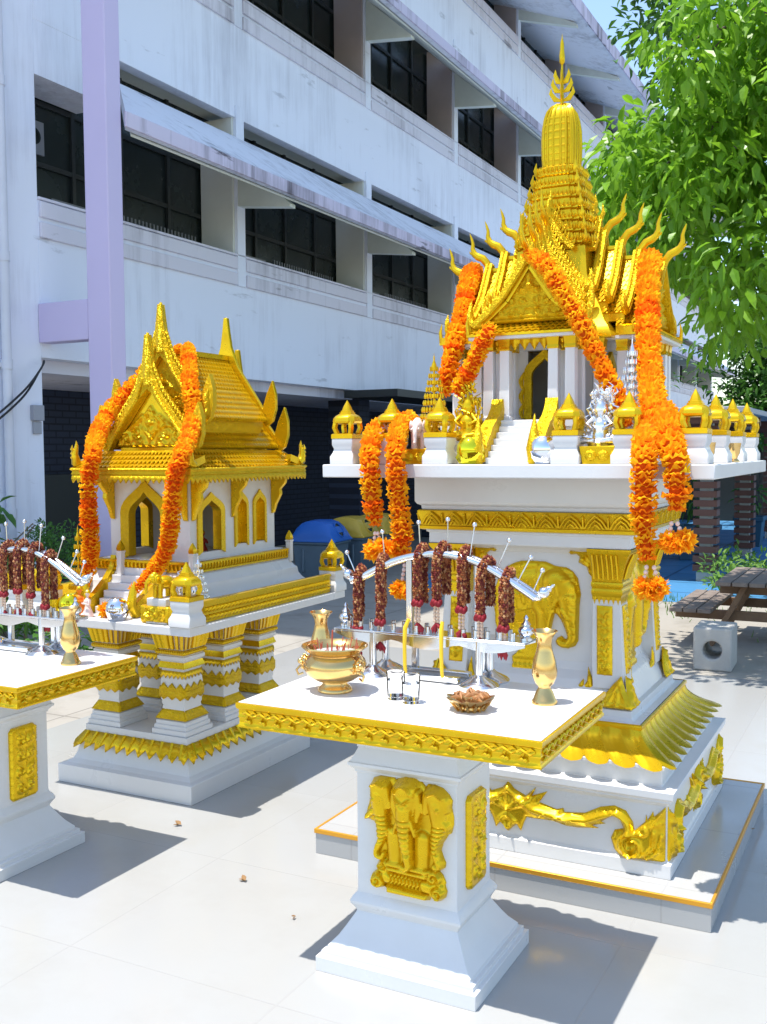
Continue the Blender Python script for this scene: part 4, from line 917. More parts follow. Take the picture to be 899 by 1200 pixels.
# walls with arched openings
HX, HY = .243, .358
def wall_with_openings(mb, mapf, u0, u1, z0, z1, ops, th):
    # ops: (centre, half width, z0, shoulder, apex); strips between openings and pieces round each arch
    cur = u0
    def blk(a, b, c, d_):
        vs = [mapf(u, z, o) for o in (0, -th) for u, z in ((a, c), (b, c), (b, d_), (a, d_))]
        mb.add(vs, [(0, 1, 2, 3), (7, 6, 5, 4), (0, 4, 5, 1), (1, 5, 6, 2), (2, 6, 7, 3), (3, 7, 4, 0)])
    for c, w, a, s, ap in ops:
        blk(cur, c-w, z0, z1); blk(c-w, c+w, ap, z1)
        if a > z0: blk(c-w, c+w, z0, a)
        for sg in (1, -1):
            A = arch_pts(w, a, s, ap); half = [(c+sg*x, z) for x, z in A[1:len(A)//2+1]]
            P_ = [(c+sg*w, ap)]+half[::-1]
            n = len(P_); tri = tessellate_polygon([[Vector((u, v, 0)) for u, v in P_]])
            vs = [mapf(u, z, 0) for u, z in P_]+[mapf(u, z, -th) for u, z in P_]
            mb.add(vs, [tuple(t) for t in tri]+[tuple(i+n for i in t) for t in tri]+[(i, (i+1) % n, (i+1) % n+n, i+n) for i in range(n)])
        cur = c+w
    blk(cur, u1, z0, z1)
m = SM()
wins = [(-.158, .092, 1.125, 1.315, 1.385), (.094, .050, 1.142, 1.335, 1.385), (.257, .050, 1.142, 1.335, 1.385)]
wall_with_openings(m, lambda u, z, o: (CX-o*0+u, CY-HY-o*1.0, z), -HX, HX, 1.094, 1.53, [(-.022, .115, 1.094, 1.31, 1.43)], .03)
wall_with_openings(m, lambda u, z, o: (CX+HX+o, u, z), CY-HY+.0305, CY+HY, 1.094, 1.53, wins, .03)
wall_with_openings(m, lambda u, z, o: (CX-HX-o, u, z), CY-HY+.0305, CY+HY, 1.094, 1.53, wins, .03)
m.box(CX-HX+.0305, CX+HX-.0305, CY+HY-.03, CY+HY-.0005, 1.094, 1.53)
sp(m, 'house_wall', M['white'])
m = SM(); arch_frame(m, lambda u, v, h: (CX+u, CY-HY-.012+h, v), -.022, .098, .150, 1.085, 1.305, 1.415, 1.475, .05, .02); sp(m, 'door_frame', M['ornate_fine'], smooth=40)
for c, w, a, s, ap in wins:
    for sg in (1, -1):
        m = SM(); arch_frame(m, lambda u, v, h: (CX+sg*(HX+.010-h), c+u, v), 0, w*.80, w*1.18, a-.012, s, ap-.012, ap+.028, .05, .016)
        if w > .06 and False: pass
        f = sp(m, 'window_frame', M['gold'], smooth=40)
        if w < .06:
            q = SM(); q.box(min(CX+sg*(HX-.032), CX+sg*(HX-.026)), max(CX+sg*(HX-.032), CX+sg*(HX-.026)), c-w*.8, c+w*.8, a, ap-.03); q.build('shutter', M['gold'], f)
# eave brackets
for y in (CY-HY+.02, CY-.02, CY+HY-.02):
    for sg in (1, -1):
        m = SM(); m.prism([(0, 1.475), (.095, 1.475), (.085, 1.44), (.055, 1.41), (.06, 1.385), (.028, 1.33), (.012, 1.285), (0, 1.28)], y-.012, y+.012, 'xz')
        for v in m.v: v.x = CX+sg*(HX+.001+v.x)
        sp(m, 'eave_bracket', M['gold'], smooth=30, bevel=.003)
for x in (CX-HX+.02, CX+HX-.02):
    m = SM(); m.prism([(0, 1.475), (.10, 1.475), (.085, 1.44), (.055, 1.41), (.06, 1.385), (.028, 1.33), (.012, 1.285), (0, 1.28)], x-.012, x+.012, 'yz')
    for v in m.v: v.y = CY-HY-.002-v.y
    sp(m, 'eave_bracket', M['gold'], smooth=30, bevel=.003)
# skirt roof and fringed fascia
EX, EY, EC = .352, .487, (.04, .025)
m = SM()
ix, iy, zt_, ze_ = .262, .392, 1.615, 1.532
def R4(x, y, z): return (EC[0]+x, EC[1]+y, z)
fish_tiles(m, R4(-ix, -iy, zt_), R4(ix, -iy, zt_), R4(EX, -EY, ze_), R4(-EX, -EY, ze_), 26, 4, .009)
fish_tiles(m, R4(ix, -iy, zt_), R4(ix, iy, zt_), R4(EX, EY, ze_), R4(EX, -EY, ze_), 34, 4, .009)
fish_tiles(m, R4(ix, iy, zt_), R4(-ix, iy, zt_), R4(-EX, EY, ze_), R4(EX, EY, ze_), 26, 4, .009)
fish_tiles(m, R4(-ix, iy, zt_), R4(-ix, -iy, zt_), R4(-EX, -EY, ze_), R4(-EX, EY, ze_), 34, 4, .009)
sp(m, 'skirt_roof', M['gold'], smooth=30)
m = SM(); m.tiers([(EX-.07, EY-.07, 1.500), (EX-.012, EY-.012, 1.502), (EX-.012, EY-.012, 1.522)], *EC); sp(m, 'eave_soffit', M['gold'])
m = SM(); m.tiers([(EX, EY, 1.502), (EX+.006, EY+.006, 1.505), (EX+.002, EY+.002, 1.512), (EX+.002, EY+.002, 1.52), (EX+.01, EY+.01, 1.527), (EX+.008, EY+.008, 1.533)], *EC, cap=False)
zigband(m, EX+.002, EY+.002, 1.506, EX+.006, EY+.006, 1.484, 22, .022, cx=EC[0], cy=EC[1], ny=30); sp(m, 'fringed_fascia', M['ornate_fine'], solid=.006, smooth=30)
for sx in (1, -1):
    for sy in (1, -1):
        m = SM(); x, y = EC[0]+sx*(EX-.01), EC[1]+sy*(EY-.01)
        m.obox((x-sx*.012, y-sy*.11, 1.575), (x-sx*.004, y, 1.545), .03, .035); m.tube([(x, y-sy*.03, 1.545), (x, y, 1.56), (x+sx*.004, y+sy*.004, 1.60), (x, y-sy*.006, 1.64), (x, y-sy*.004, 1.665)], [.02, .024, .017, .009, .001], 8)
        for z in (1.585, 1.605, 1.625): m.tube([(x, y, z-.012), (x+sx*.012, y+sy*.016, z), (x+sx*.008, y+sy*.014, z+.02)], [.008, .008, .001], 5)
        sp(m, 'corner_finial', M['gold'], smooth=60)
# body of the roof: frieze wall, two tiers of tiles
XC = .04
m = SM(); m.tiers([(.16, .245, 1.60), (.165, .25, 1.64), (.20, .27, 1.70), (.215, .275, 1.735), (.215, .275, 1.768)], XC, .05); sp(m, 'roof_frieze', M['ornate'], smooth=30)
m = SM(); m.tiers([(.20, .34, 1.595), (.20, .34, 1.63)], XC, .045); sp(m, 'roof_plinth', M['gold'])
def gable_roof(mb, y0, y1, r, w, e, nu, nv):
    mid = (w*.50, r-(r-e)*.53)
    for s in (1, -1):
        A, B_ = ((XC, y1, r), (XC, y0, r)) if s > 0 else ((XC, y0, r), (XC, y1, r))
        A = Vector(A); B_ = Vector(B_)
        M1, M2 = Vector((XC+s*mid[0], B_.y, mid[1])), Vector((XC+s*mid[0], A.y, mid[1])); E1, E2 = Vector((XC+s*w, B_.y, e)), Vector((XC+s*w, A.y, e))
        fish_tiles(mb, A, B_, M1, M2, nu, nv, .009); fish_tiles(mb, M2, M1, E1, E2, nu, int(nv*.85), .009)
m = SM(); gable_roof(m, -.20, .30, 2.10, .262, 1.768, 22, 8); m.box(XC-.018, XC+.018, -.2, .30, 2.09, 2.115); sp(m, 'roof_tier', M['gold'], smooth=30)
m = SM(); gable_roof(m, -.30, .40, 1.93, .262, 1.63, 30, 7); m.box(XC-.016, XC+.016, -.30, -.2, 1.92, 1.945); m.box(XC-.016, XC+.016, .30, .40, 1.92, 1.945); sp(m, 'roof_tier', M['gold'], smooth=30)
def bargeboard(yc, th, r, w, e, horn, matn, teeth):
    H = r+horn; iw = .038
    out = [(-.011, H), (.011, H), (.020, H-.07), (.034, r+.05), (w*.30, r-(r-e)*.30+.042), (w*.58, r-(r-e)*.57+.032), (w*.82, r-(r-e)*.80+.022),
           (w*.90, e+.055), (w*1.0, e+.13), (w*1.14, e+.20), (w*1.22, e+.13), (w*1.22, e+.05), (w*1.14, e-.01), (w*.98, e-.04), (w*.93, e-.03),
           (w*.74, r-(r-e)*.78-.012), (w*.48, r-(r-e)*.52-.012), (w*.2, r-(r-e)*.24-.012), (0, r-.035)]
    poly = [(XC+u, v) for u, v in out]+[(XC-u, v) for u, v in reversed(out[2:-1])]
    poly = poly[:2]+poly[2:]
    # order: start left of tip
    right = out[1:]; left = [(-u, v) for u, v in reversed(out[2:-1])]
    P_ = [(XC+u, v) for u, v in right]+[(XC+u, v) for u, v in left]+[(XC+out[0][0], out[0][1])]
    m = SM(); m.prism(P_, yc-th/2, yc+th/2, 'xz')
    if teeth:
        for s in (1, -1):
            A = [(XC+s*u, yc-th*.5, v) for u, v in out[4:8]]; C_ = crom([(XC+s*.03, yc-th*.5, r+.06)]+A, .022)
            for p in C_: m.tube([(p.x-s*.01, yc, p.z-.012), (p.x+s*.008, yc-.004, p.z+.010), (p.x+s*.004, yc-.004, p.z+.032)], [.012, .010, .001], 5)
            A = crom([(XC+s*(u-.01), yc-th*.5-.004, v-.036) for u, v in out[3:8]], .012); m.tube(A, .008, 6)
            A2 = crom([(XC+s*u, yc-th*.5-.002, v+.008) for u, v in out[14:18]], .012); m.tube(A2, .007, 6)
            for i in range(3): m.tube([(XC+s*w*(1.02), yc-th*.5, e-.01+.035*i), (XC+s*w*(1.09), yc-th*.6, e+.03+.035*i), (XC+s*w*1.12, yc-th*.5, e+.06+.035*i)], [.014, .013, .002], 6)
        m.tube([(XC, yc, r-.02), (XC, yc-.004, H-.02), (XC, yc, H+.01)], [.03, .015, .006], 8)
    sp(m, 'bargeboard', M[matn], smooth=35, bevel=.003)
bargeboard(-.215, .03, 2.11, .255, 1.775, .21, 'ornate', True)
bargeboard(-.315, .03, 1.945, .262, 1.64, .22, 'ornate', True)
bargeboard(.315, .022, 2.11, .255, 1.775, .205, 'gold', False)
bargeboard(.415, .022, 1.945, .262, 1.64, .21, 'gold', False)
for y, r, w, e in ((-.195, 2.08, .23, 1.775), (-.292, 1.91, .235, 1.632)):
    m = SM(); q = r-e
    P_ = [(XC-w, e), (XC+w, e), (XC+w*.74, r-q*.76), (XC+w*.46, r-q*.48), (XC, r), (XC-w*.46, r-q*.48), (XC-w*.74, r-q*.76)]
    F = [([(XC, r-.09), (XC-.05, r-.15), (XC-.045, r-.19), (XC, r-.235), (XC+.045, r-.19), (XC+.05, r-.15), (XC, r-.09)], .006, .012), ([(XC, r-.11), (XC-.035, r-.155), (XC, r-.215), (XC+.035, r-.155), (XC, r-.11)], .004, .008), ([(XC, r-.12), (XC, r-.20)], .008, .012), ([(XC-.018, r-.16), (XC+.018, r-.16)], .006, .010)]
    for s in (1, -1):
        F += [(spiral(XC+s*.09, e+.07, .034, 1.8, 1, s), .006, .011), (spiral(XC+s*.15, e+.045, .026, 1.6, 2, s), .005, .009), (spiral(XC+s*.06, e+.03, .02, 1.5, 2, s), .005, .009), ([(XC+s*.05, e+.15), (XC+s*.09, e+.12), (XC+s*.15, e+.08), (XC+s*.2, e+.03)], .006, .009)]
    for i in range(11): F.append(([(XC-w*.85+w*1.7*i/10, e+.012)], .010, .008))
    relief_mb(m, P_, FR(y), .006, .006, F, .007); m.prism(P_, y+.001, y+.012, 'xz'); sp(m, 'tympanum', M['ornate'] if y > -.25 else M['gold'], smooth=70)
# lanterns, rails and stair on the table
for x, y in ((.493, -.63), (-.493, -.63), (.49, .63), (-.49, .63), (-.335, -.63)):
    lantern(SM, ss, x, y, .8495, 1.12)
q = SM(); q.tiers([(.058, .05, .8495), (.058, .05, .88), (.05, .044, .895), (.047, .042, .915), (.053, .048, .93), (.053, .048, .962)], .337, -.60); lp_ = sp(q, 'statue_post', M['white'], bevel=.003)
for x0, x1, y in ((.25, .43, -.645), (-.43, -.25, -.645)):
    m = SM(); panel(m, FR(y), (x0+x1)/2, .893, x1-x0, .072, 0, 5, .008, .005); m.box(x0, x1, y+.0005, y+.02, .852, .929); sp(m, 'front_rail', M['gold'], smooth=60)
def rail(x, nx):
    m = SM(); m.box(x-.012, x+.012, -.565, .56, .8505, .935); m.box(x-.018, x+.018, -.567, .562, .9352, .948); s = 1 if x > 0 else -1
    for r_ in range(2):
        for i in range(38):
            y = -.55+1.10*(i+.5)/38; z = .872+.036*r_
            m.add([(x+s*.012, y-.011, z-.012), (x+s*.012, y+.011, z-.012), (x+s*.012, y+.011, z+.012), (x+s*.012, y-.011, z+.012), (x+s*.032, y, z+.006)], [(0, 1, 4), (1, 2, 4), (2, 3, 4), (3, 0, 4)])
    m.box(min(x+s*.0122, x+s*.017), max(x+s*.0122, x+s*.017), -.564, .559, .886, .893)
    sp(m, 'side_rail', M['gold'], smooth=25)
rail(.505, 1); rail(-.505, -1)
m = SM()
for i in range(6): m.box(-.13, .10, -.53+.03*i, -.37, .8497+.034*i, .8497+.034*(i+1)-.0004)
sp(m, 'stair', M['white'], bevel=.002)
for x in (-.16, .13):
    m = SM(); m.prism([(-.56, .851), (-.36, .851), (-.35, 1.06), (-.365, 1.11), (-.385, 1.05), (-.43, 1.0), (-.50, .945), (-.55, .92)], x-.016, x+.016, 'yz')
    m.tube([(x, -.55, .86), (x, -.575, .91), (x, -.56, .97), (x, -.55, 1.02)], [.02, .024, .018, .001], 7)
    sp(m, 'naga_balustrade', M['gold'], smooth=50, bevel=.003)

# ------------------------------------------------------------------ offering tables
TA, TB = -1.348+.012, 2.854
def make_table(label, a, b, top, erawan):
    t = thing('offering_table', label, 'table', a, b, 0, 'white and gold offering tables'); dz = top-.8355
    m = MB(); m.tiers([(x, x-.035, z+(dz if z > .5 else 0)) for x, z in [(.266, 0), (.266, .045), (.253, .047), (.253, .061), (.240, .063), (.238, .074), (.213, .102), (.196, .128), (.178, .158), (.170, .172), (.176, .184), (.186, .198), (.187, .206), (.181, .219), (.170, .232), (.168, .245), (.168, .612), (.173, .6125), (.173, .619), (.186, .634), (.190, .635), (.190, .645), (.185, .646), (.174, .668), (.164, .690), (.168, .691), (.168, .7545)]]); m.v = m.v
    t_ped = m.build('pedestal', M['white'], t, bevel=.0015, smooth=16)
    m = MB(); m.tiers([(.481, .305, .756+dz), (.481, .305, .834+dz), (.486, .310, .8342+dz), (.486, .310, .8355+dz)]); m.build('tabletop', M['white'], t, bevel=.002)
    m = MB(); m.tiers([(.487, .311, .757+dz), (.488, .312, .763+dz), (.484, .308, .768+dz), (.484, .308, .785+dz), (.487, .311, .79+dz), (.485, .309, .793+dz), (.485, .309, .812+dz), (.490, .314, .816+dz), (.492, .316, .822+dz), (.492, .316, .8325+dz), (.487, .311, .8345+dz)], cap=False)
    g = m.build('gold_edge_moulding', M['gold'], t)
    m = MB()
    for k in range(4):
        L_ = .47 if k % 2 == 0 else .296; o = .311 if k % 2 == 0 else .487; n = int(L_*2/.05)
        for i in range(n):
            u = -L_+2*L_*(i+.5)/n
            def P5(u, z, h):
                q = o+h-.001; return {0: (u, -q, z+dz), 1: (q, u, z+dz), 2: (-u, q, z+dz), 3: (-q, -u, z+dz)}[k]
            m.tube([P5(u-.026, .800, 0), P5(u-.012, .806, .003), P5(u, .80, .004), P5(u+.012, .796, .003), P5(u+.026, .802, 0)], .0042, 5)
            for s in (-1, 1): m.tube([P5(u+s*.004, .80, .002), P5(u+s*.012+.004, .80+s*.009, .004), P5(u+s*.02+.006, .80+s*.005, .002)], [.0045, .0045, .001], 5)
            m.sph(P5(u, .777, .0), .007, 6, 4); m.tube([P5(u-.022, .776, 0), P5(u-.01, .781, .003), P5(u+.006, .774, .003)], [.002, .004, .001], 5)
    m.build('vine_relief', M['gold'], g, smooth=60)
    if erawan:
        m = MB(); relief_mb(m, [(u-.012, v) for u, v in ERAWAN], FR(-.1345), .008, .006, [([(u-.012, v) for u, v in L], r, am*1.8) for L, r, am in ERFEAT], .0040, [([(u-.012, v) for u, v in L], r0, r1, l, k) for L, r0, r1, l, k in [(L, a_, b_, l*1.5, k*1.6) for L, a_, b_, l, k in ERFORM]])
        m.build('elephant_relief', M['gold'], t, smooth=70)
    else:
        m = MB(); panel(m, FR(-.1345), 0, .43+dz, .22, .34, .02, 9, .012, .006); m.build('carved_panel', M['gold'], t, smooth=60)
    for s in (1, -1):
        m = MB(); panel(m, RT(.1695) if s > 0 else LF(-.1695), 0, .415+dz*.5, .135, .29, .014, 8, .014, .0055); m.build('carved_panel', M['gold'], t, smooth=60)
    return t
make_table('white pedestal table with gold three headed elephant relief, in front of the spired spirit house', TA, TB, .8355, True)
T2A, T2B = -3.26, 2.861; T2Z = .782
make_table('white pedestal table cut off by the left edge of the photo, gold floral side panel', T2A, T2B, T2Z, False)

# steel garland rack
def make_rack(label, a, b, z):
    r = thing('garland_rack', label, 'rack', a, b, z, 'polished steel garland racks')
    for x in (-.20, .19):
        for y in (-.045, .05):
            m = MB(); m.lathe([(.066, .0), (.067, .005), (.060, .012), (.042, .022), (.024, .030), (.016, .038)], (x, y, 0), 32); m.build('foot', M['chrome'], r, smooth=50)
            m = MB(); m.tube([(x, y, .035), (x, y, .148)], .0125, 12); m.build('leg', M['chrome'], r)
    for y in (-.045, .05):
        m = MB(); m.box(-.13, .12, y-.016, y+.016, .004, .022); m.build('base_bar', M['chrome'], r, bevel=.003)
    # tray with a wavy apron
    m = MB(); m.box(-.35, .35, -.055, .055, .148, .156); tr = m.build('tray', M['chrome'], r, bevel=.002)
    m = MB()
    for y in (-.055, .052):
        top = [(-.35+.7*i/28, .147) for i in range(29)]; bot = [(u, .147-.006-.022*abs(math.sin((u+.35)/.7*PI*3))-.012*(1-abs(u)/.35)) for u, v in top]
        n = 29; vs = []; fs = []
        for yy in (y, y+.003): vs += [(u, yy, v) for u, v in top]+[(u, yy, v) for u, v in bot]
        for i in range(n-1): fs += [(i, i+1, n+i+1, n+i), (2*n+i, 3*n+i, 3*n+i+1, 2*n+i+1), (n+i, n+i+1, 3*n+i+1, 3*n+i), (i, 2*n+i, 2*n+i+1, i+1)]
        m.add(vs, fs)
    m.build('tray_apron', M['chrome'], tr)
    for row in (-.03, .03):
        for i in range(15):
            x = -.30+.60*i/14+(.012 if row > 0 else 0)
            m = MB(); m.lathe([(.0085, .1565), (.0085, .181), (.0065, .181), (.0065, .163)], (x, row, 0), 10); m.build('candle_cup', M['chrome'], tr, smooth=40)
    for x in (-.33, .335):
        m = MB(); m.lathe([(.02, .1565), (.02, .163), (.012, .168), (.02, .174), (.026, .186), (.022, .197), (.012, .202), (.016, .208), (.010, .215), (.005, .222), (.008, .228), (.002, .238)], (x, 0, 0), 18); m.build('tray_finial', M['chrome'], tr, smooth=50)
    # arch
    A = crom([(-.30, 0, .318), (-.25, 0, .338), (-.17, 0, .378), (-.085, 0, .408), (0, 0, .423), (.04, 0, .425), (.09, 0, .421), (.17, 0, .402), (.25, 0, .366), (.33, 0, .322), (.385, 0, .288)], .02)
    m = MB()
    for y in (-.015, .015): m.tube([(p.x, y, p.z) for p in A], .0125, 10)
    m.tube([(p.x, 0, p.z-.006) for p in A], .008, 8)
    ar = m.build('arch', M['chrome'], r, smooth=60)
    for x, zz in ((-.082, .405), (.168, .398)):
        m = MB(); m.box(x-.011, x+.011, .035, .055, .02, .15); m.box(x-.012, x+.012, -.006, .012, .15, zz); m.build('upright', M['chrome'], r, bevel=.003)
    for p, dr in ((A[0], Vector((-.70, 0, .72))), (A[-1], Vector((.72, 0, .55)))):
        m = MB(); prof = [(.8*r_, .9*z_) for r_, z_ in [(.012, -.005), (.017, .004), (.013, .012), (.018, .018), (.024, .032), (.019, .043), (.011, .05), (.014, .055), (.008, .062), (.005, .068), (.007, .073), (.002, .082)]]
        m.m = T(*p) @ Vector((0, 0, 1)).rotation_difference(dr.normalized()).to_matrix().to_4x4()
        m.lathe(prof, n=16); m.build('arch_finial', M['chrome'], ar, smooth=50)
    for x, L_, an in ((-.275, .10, -.45), (-.17, .115, -.10), (-.035, .11, -.06), (.05, .115, .01), (.14, .115, .16), (.24, .112, .42), (.31, .10, .5), (.355, .085, .42)):
        q = min(A, key=lambda p: abs(p.x-x)); e = q+Vector((math.sin(an), 0, math.cos(an)))*L_
        m = MB(); m.tube([q, e], .0022, 6); m.sph(e, .0085, 10, 7); m.build('ball_rod', M['chrome'], ar, smooth=60)
    return r, A
RKX, RKY = -.085, .245
r1, ARCH = make_rack('polished steel garland rack with seven brown garlands, on the elephant relief table', TA+RKX, TB+RKY, .8355)
r2 = dup(r1, 'polished steel garland rack on the table at the left edge, arch half out of frame', T2A-.075, T2B+.215, T2Z, group='polished steel garland racks')

# bead garlands hung over the arch
BC_ = [(.28, .08, .025), (.38, .14, .05), (.17, .03, .02), (.50, .26, .12), (.15, .02, .018), (.34, .13, .045), (.11, .015, .012), (.20, .045, .02)]
OCT = [(1, 0, 0), (-1, 0, 0), (0, 1, 0), (0, -1, 0), (0, 0, 1), (0, 0, -1)]; OCF = [(0, 2, 4), (2, 1, 4), (1, 3, 4), (3, 0, 4), (2, 0, 5), (1, 2, 5), (3, 1, 5), (0, 3, 5)]
BACK = -.020
def bead_strand(mb, P, r, rnd):
    P = crom(P, .0075)
    for i, p in enumerate(P):
        dr = (P[min(i+1, len(P)-1)]-P[max(i-1, 0)]).normalized(); x = dr.cross(Vector((0, 1, 0)));
        if x.length < .1: x = dr.cross(Vector((1, 0, 0)))
        x.normalize(); y = x.cross(dr)
        for k in range(10):
            a = 2*PI*(k+.5*(i % 2))/10+rnd.uniform(-.12, .12); o = x*math.cos(a)+y*math.sin(a); c = p+o*(r+rnd.uniform(-.0025, .002)); s = rnd.uniform(.0040, .0062)
            mb.tint = rnd.choice(BC_); mb.add([(c.x+v[0]*s, c.y+v[1]*s, c.z+v[2]*s*1.35) for v in OCT], OCF)
def bead_garland(x, L1, L2, label, a, b, z, seed, sp=.0):
    rnd = random.Random(seed); q = min(ARCH, key=lambda p: abs(p.x-x)); top = q.z+.018
    root = thing('flower_garland', label, 'garland', a+(RX*x).dot(RX), b, z, 'dried bud garlands on the racks')
    m = MB()
    bead_strand(m, [(-sp, -.026, top-L1), (-sp, -.028, top-.06), (-sp*.6, -.024, top-.012), (0, 0, top+.010), (sp*.6-.008, .022, top-.012), (sp+BACK, .026, top-.06), (sp+BACK, .026, top-L2)], .0132, rnd)
    m.tint = (.30, .10, .04); m.tube([(-sp, -.026, top-L1), (-sp, -.028, top-.06), (0, 0, top+.008), (sp+BACK, .026, top-.06), (sp+BACK, .026, top-L2)], .0122, 8)
    m.build('bud_loop', M['beads'], root, smooth=0, tint=True)
    m = MB(); zb = top-L1
    for i in range(9):
        a_ = i*.7; c = Vector((-sp+.013*math.cos(a_), -.03+.010*math.sin(a_), zb-.008-.004*(i % 3))); m.tint = (.20+.05*rnd.random(), .012, .02); m.sph(c, (.010, .010, .011), 7, 5)
    for i in range(5):
        for s in (-.006, .006): m.tint = (.62, .45, .33); m.sph((-sp+s, -.03, zb-.025-.012*i), (.0065, .0065, .0075), 6, 5)
    for i in range(7):
        m.tint = (.28, .02, .03); c = (-sp+rnd.uniform(-.017, .017), -.03+rnd.uniform(-.006, .006), zb-.09-rnd.random()*.012); m.tube([(-sp, -.03, zb-.08), c, (c[0]*1.0, c[1], c[2]-.016)], [.004, .007, .001], 6)
    m.build('tassel', M['beads'], root, smooth=50, tint=True)
    return root
hang = [(-.268, .185, .16, .0), (-.180, .20, .17, .0), (-.030, .165, .18, .008), (.048, .168, .155, .016), (.128, .175, .17, .006), (.205, .165, .145, .017), (.278, .16, .16, .010)]
hl = ['dried bud garland nearest the left end of the right-hand steel rack, thin and brown', 'thick dried bud garland second from the left end of the right-hand rack, dark red tassel',
      'dried bud garland just right of the left upright of the right-hand rack', 'dried bud garland with two strands spread apart at the top of the right-hand arch',
      'dried bud garland just left of the right upright of the right-hand rack', 'dried bud garland with spread strands just right of the right upright of the right-hand rack', 'dried bud garland in front of the elephant relief, nearest the right end of the rack']
for i, (x, L1, L2, s) in enumerate(hang): bead_garland(x, L1, L2, hl[i], TA+RKX, TB+RKY, .8355, i, s)
hang2 = [(-.03, .19, .19, .008), (.05, .18, .17, .006), (.128, .185, .17, .010), (.205, .195, .18, .008)]
hl2 = ['dried bud garland closest to the left photo edge on the left-hand rack', 'slim dried bud garland second from the left on the left-hand steel rack', 'dried bud garland third from the left on the left-hand rack, beside the upright', 'dried bud garland nearest the spirit house on the left-hand steel rack']
for i, (x, L1, L2, s) in enumerate(hang2): bead_garland(x, L1, L2, hl2[i], T2A-.075, T2B+.215, T2Z, 20+i, s)

# vessels and offerings on the tables
def vase(label, a, b, z, s=1.):
    m = MB(); P_ = [(.0385, 0), (.0395, .008), (.034, .014), (.026, .036), (.019, .047), (.018, .052), (.028, .062), (.0375, .085), (.0385, .10), (.034, .13), (.025, .160), (.021, .180), (.0225, .197), (.031, .212), (.040, .221), (.0395, .2225), (.030, .213), (.02, .195), (.018, .15), (.018, .10)]
    m.lathe([(r*s, q*s) for r, q in P_], n=36, cap=True); return put(m, 'flower_vase', M['brass'], label, 'vase', a, b, z, 'brass vases on the offering tables', smooth=60)
vase('empty brass vase at the right front of the table with the elephant relief', -.97, 2.935, .8355)
vase('empty brass vase behind the incense pot, only its flared neck showing', -1.774, 2.965, .8355)
vase('empty brass vase on the left-hand table, near its right end', -2.895, 2.935, T2Z)
ip = thing('incense_pot', 'round brass incense pot with lion head handles and burnt sticks on the table', 'incense pot', -1.625, 2.80, .8355)
m = MB(); m.lathe([(.055, 0), (.057, .006), (.050, .014), (.040, .024), (.040, .03), (.062, .038), (.088, .055), (.100, .075), (.102, .088), (.097, .102), (.086, .114), (.080, .120), (.082, .126), (.098, .138), (.107, .146), (.106, .150), (.098, .146), (.080, .132), (.076, .122)], n=48, cap=False)
m.lathe([(.078, .1215), (.001, .128)], n=24, cap=False); m.build('bowl', M['brass'], ip, smooth=60)
m = MB(); m.lathe([(.083, .125), (.05, .131), (.001, .134)], n=24, cap=False); m.build('ash', M['concrete'], ip)
for s in (1, -1):
    m = MB(); q = Vector((s*.098, -.02, .09)); m.sph(q, (.017, .02, .022), 10, 8); m.sph(q+Vector((s*.012, -.012, .004)), (.010, .010, .010), 8, 6)
    for i in range(8): a_ = i*PI/4; m.sph(q+Vector((s*.004, .019*math.cos(a_), .021*math.sin(a_))), .007, 6, 5)
    m.tube([q+Vector((s*.014, -.01, -.012)), q+Vector((s*.026, -.014, -.026)), q+Vector((s*.020, -.012, -.042)), q+Vector((s*.006, -.006, -.036))], .0038, 6)
    m.build('lion_handle', M['brass'], ip, smooth=60)
rn = random.Random(3)
m = MB()
for i in range(26):
    a_ = rn.random()*6.28; rr = .075*rn.random()**.5; L_ = rn.choice([.018, .025, .03, .036]); m.tube([(rr*math.cos(a_), rr*math.sin(a_), .128), (rr*1.1*math.cos(a_)+rn.uniform(-.006, .006), rr*1.1*math.sin(a_), .128+L_)], .0016, 5)
m.tube([(.0, -.02, .128), (.004, -.02, .20)], .003, 6)
m.build('incense_sticks', M['incense'], ip)
def tumbler(label, a, b):
    t = thing('drinking_glass', label, 'glass', a, b, .8356, 'water glasses on the offering table')
    m = MB(); m.lathe([(.0255, 0), (.026, .004), (.029, .085), (.0285, .0855), (.0272, .085), (.0245, .010), (.022, .008)], n=32); m.build('tumbler', M['glass'], t, smooth=50)
    m = MB(); m.lathe([(.0243, .0102), (.0262, .060)], n=32); m.build('water', M['water'], t, smooth=50)
tumbler('clear glass of water nearer the incense pot', -1.402, 2.79); tumbler('clear glass of water nearer the snack dish', -1.338, 2.765)
dsh = thing('offering_dish', 'small gold footed dish heaped with dry brown snacks', 'dish', -1.142, 2.765, .8356)
m = MB(); N_ = 40; rings = []
for r, z in ((.034, 0), (.038, .006), (.036, .012), (.058, .026), (.070, .036), (.072, .038), (.056, .03), (.03, .016)):
    rings.append([((r+(.0035*math.cos(10*2*PI*k/N_) if r > .05 else 0))*math.cos(2*PI*k/N_), (r+(.0035*math.cos(10*2*PI*k/N_) if r > .05 else 0))*math.sin(2*PI*k/N_), z+(.003*math.cos(10*2*PI*k/N_) if r > .06 else 0)) for k in range(N_)])
m.loft(rings); m.build('bowl', M['brass'], dsh, smooth=60)
m = MB()
for i in range(14): a_ = 2*PI*i/14; m.tube([(.04*math.cos(a_), .04*math.sin(a_), .001), (.052*math.cos(a_), .052*math.sin(a_), .016), (.062*math.cos(a_), .062*math.sin(a_), .024)], [.005, .004, .002], 5)
m.build('foot_leaves', M['brass'], dsh, smooth=60)
m = MB()
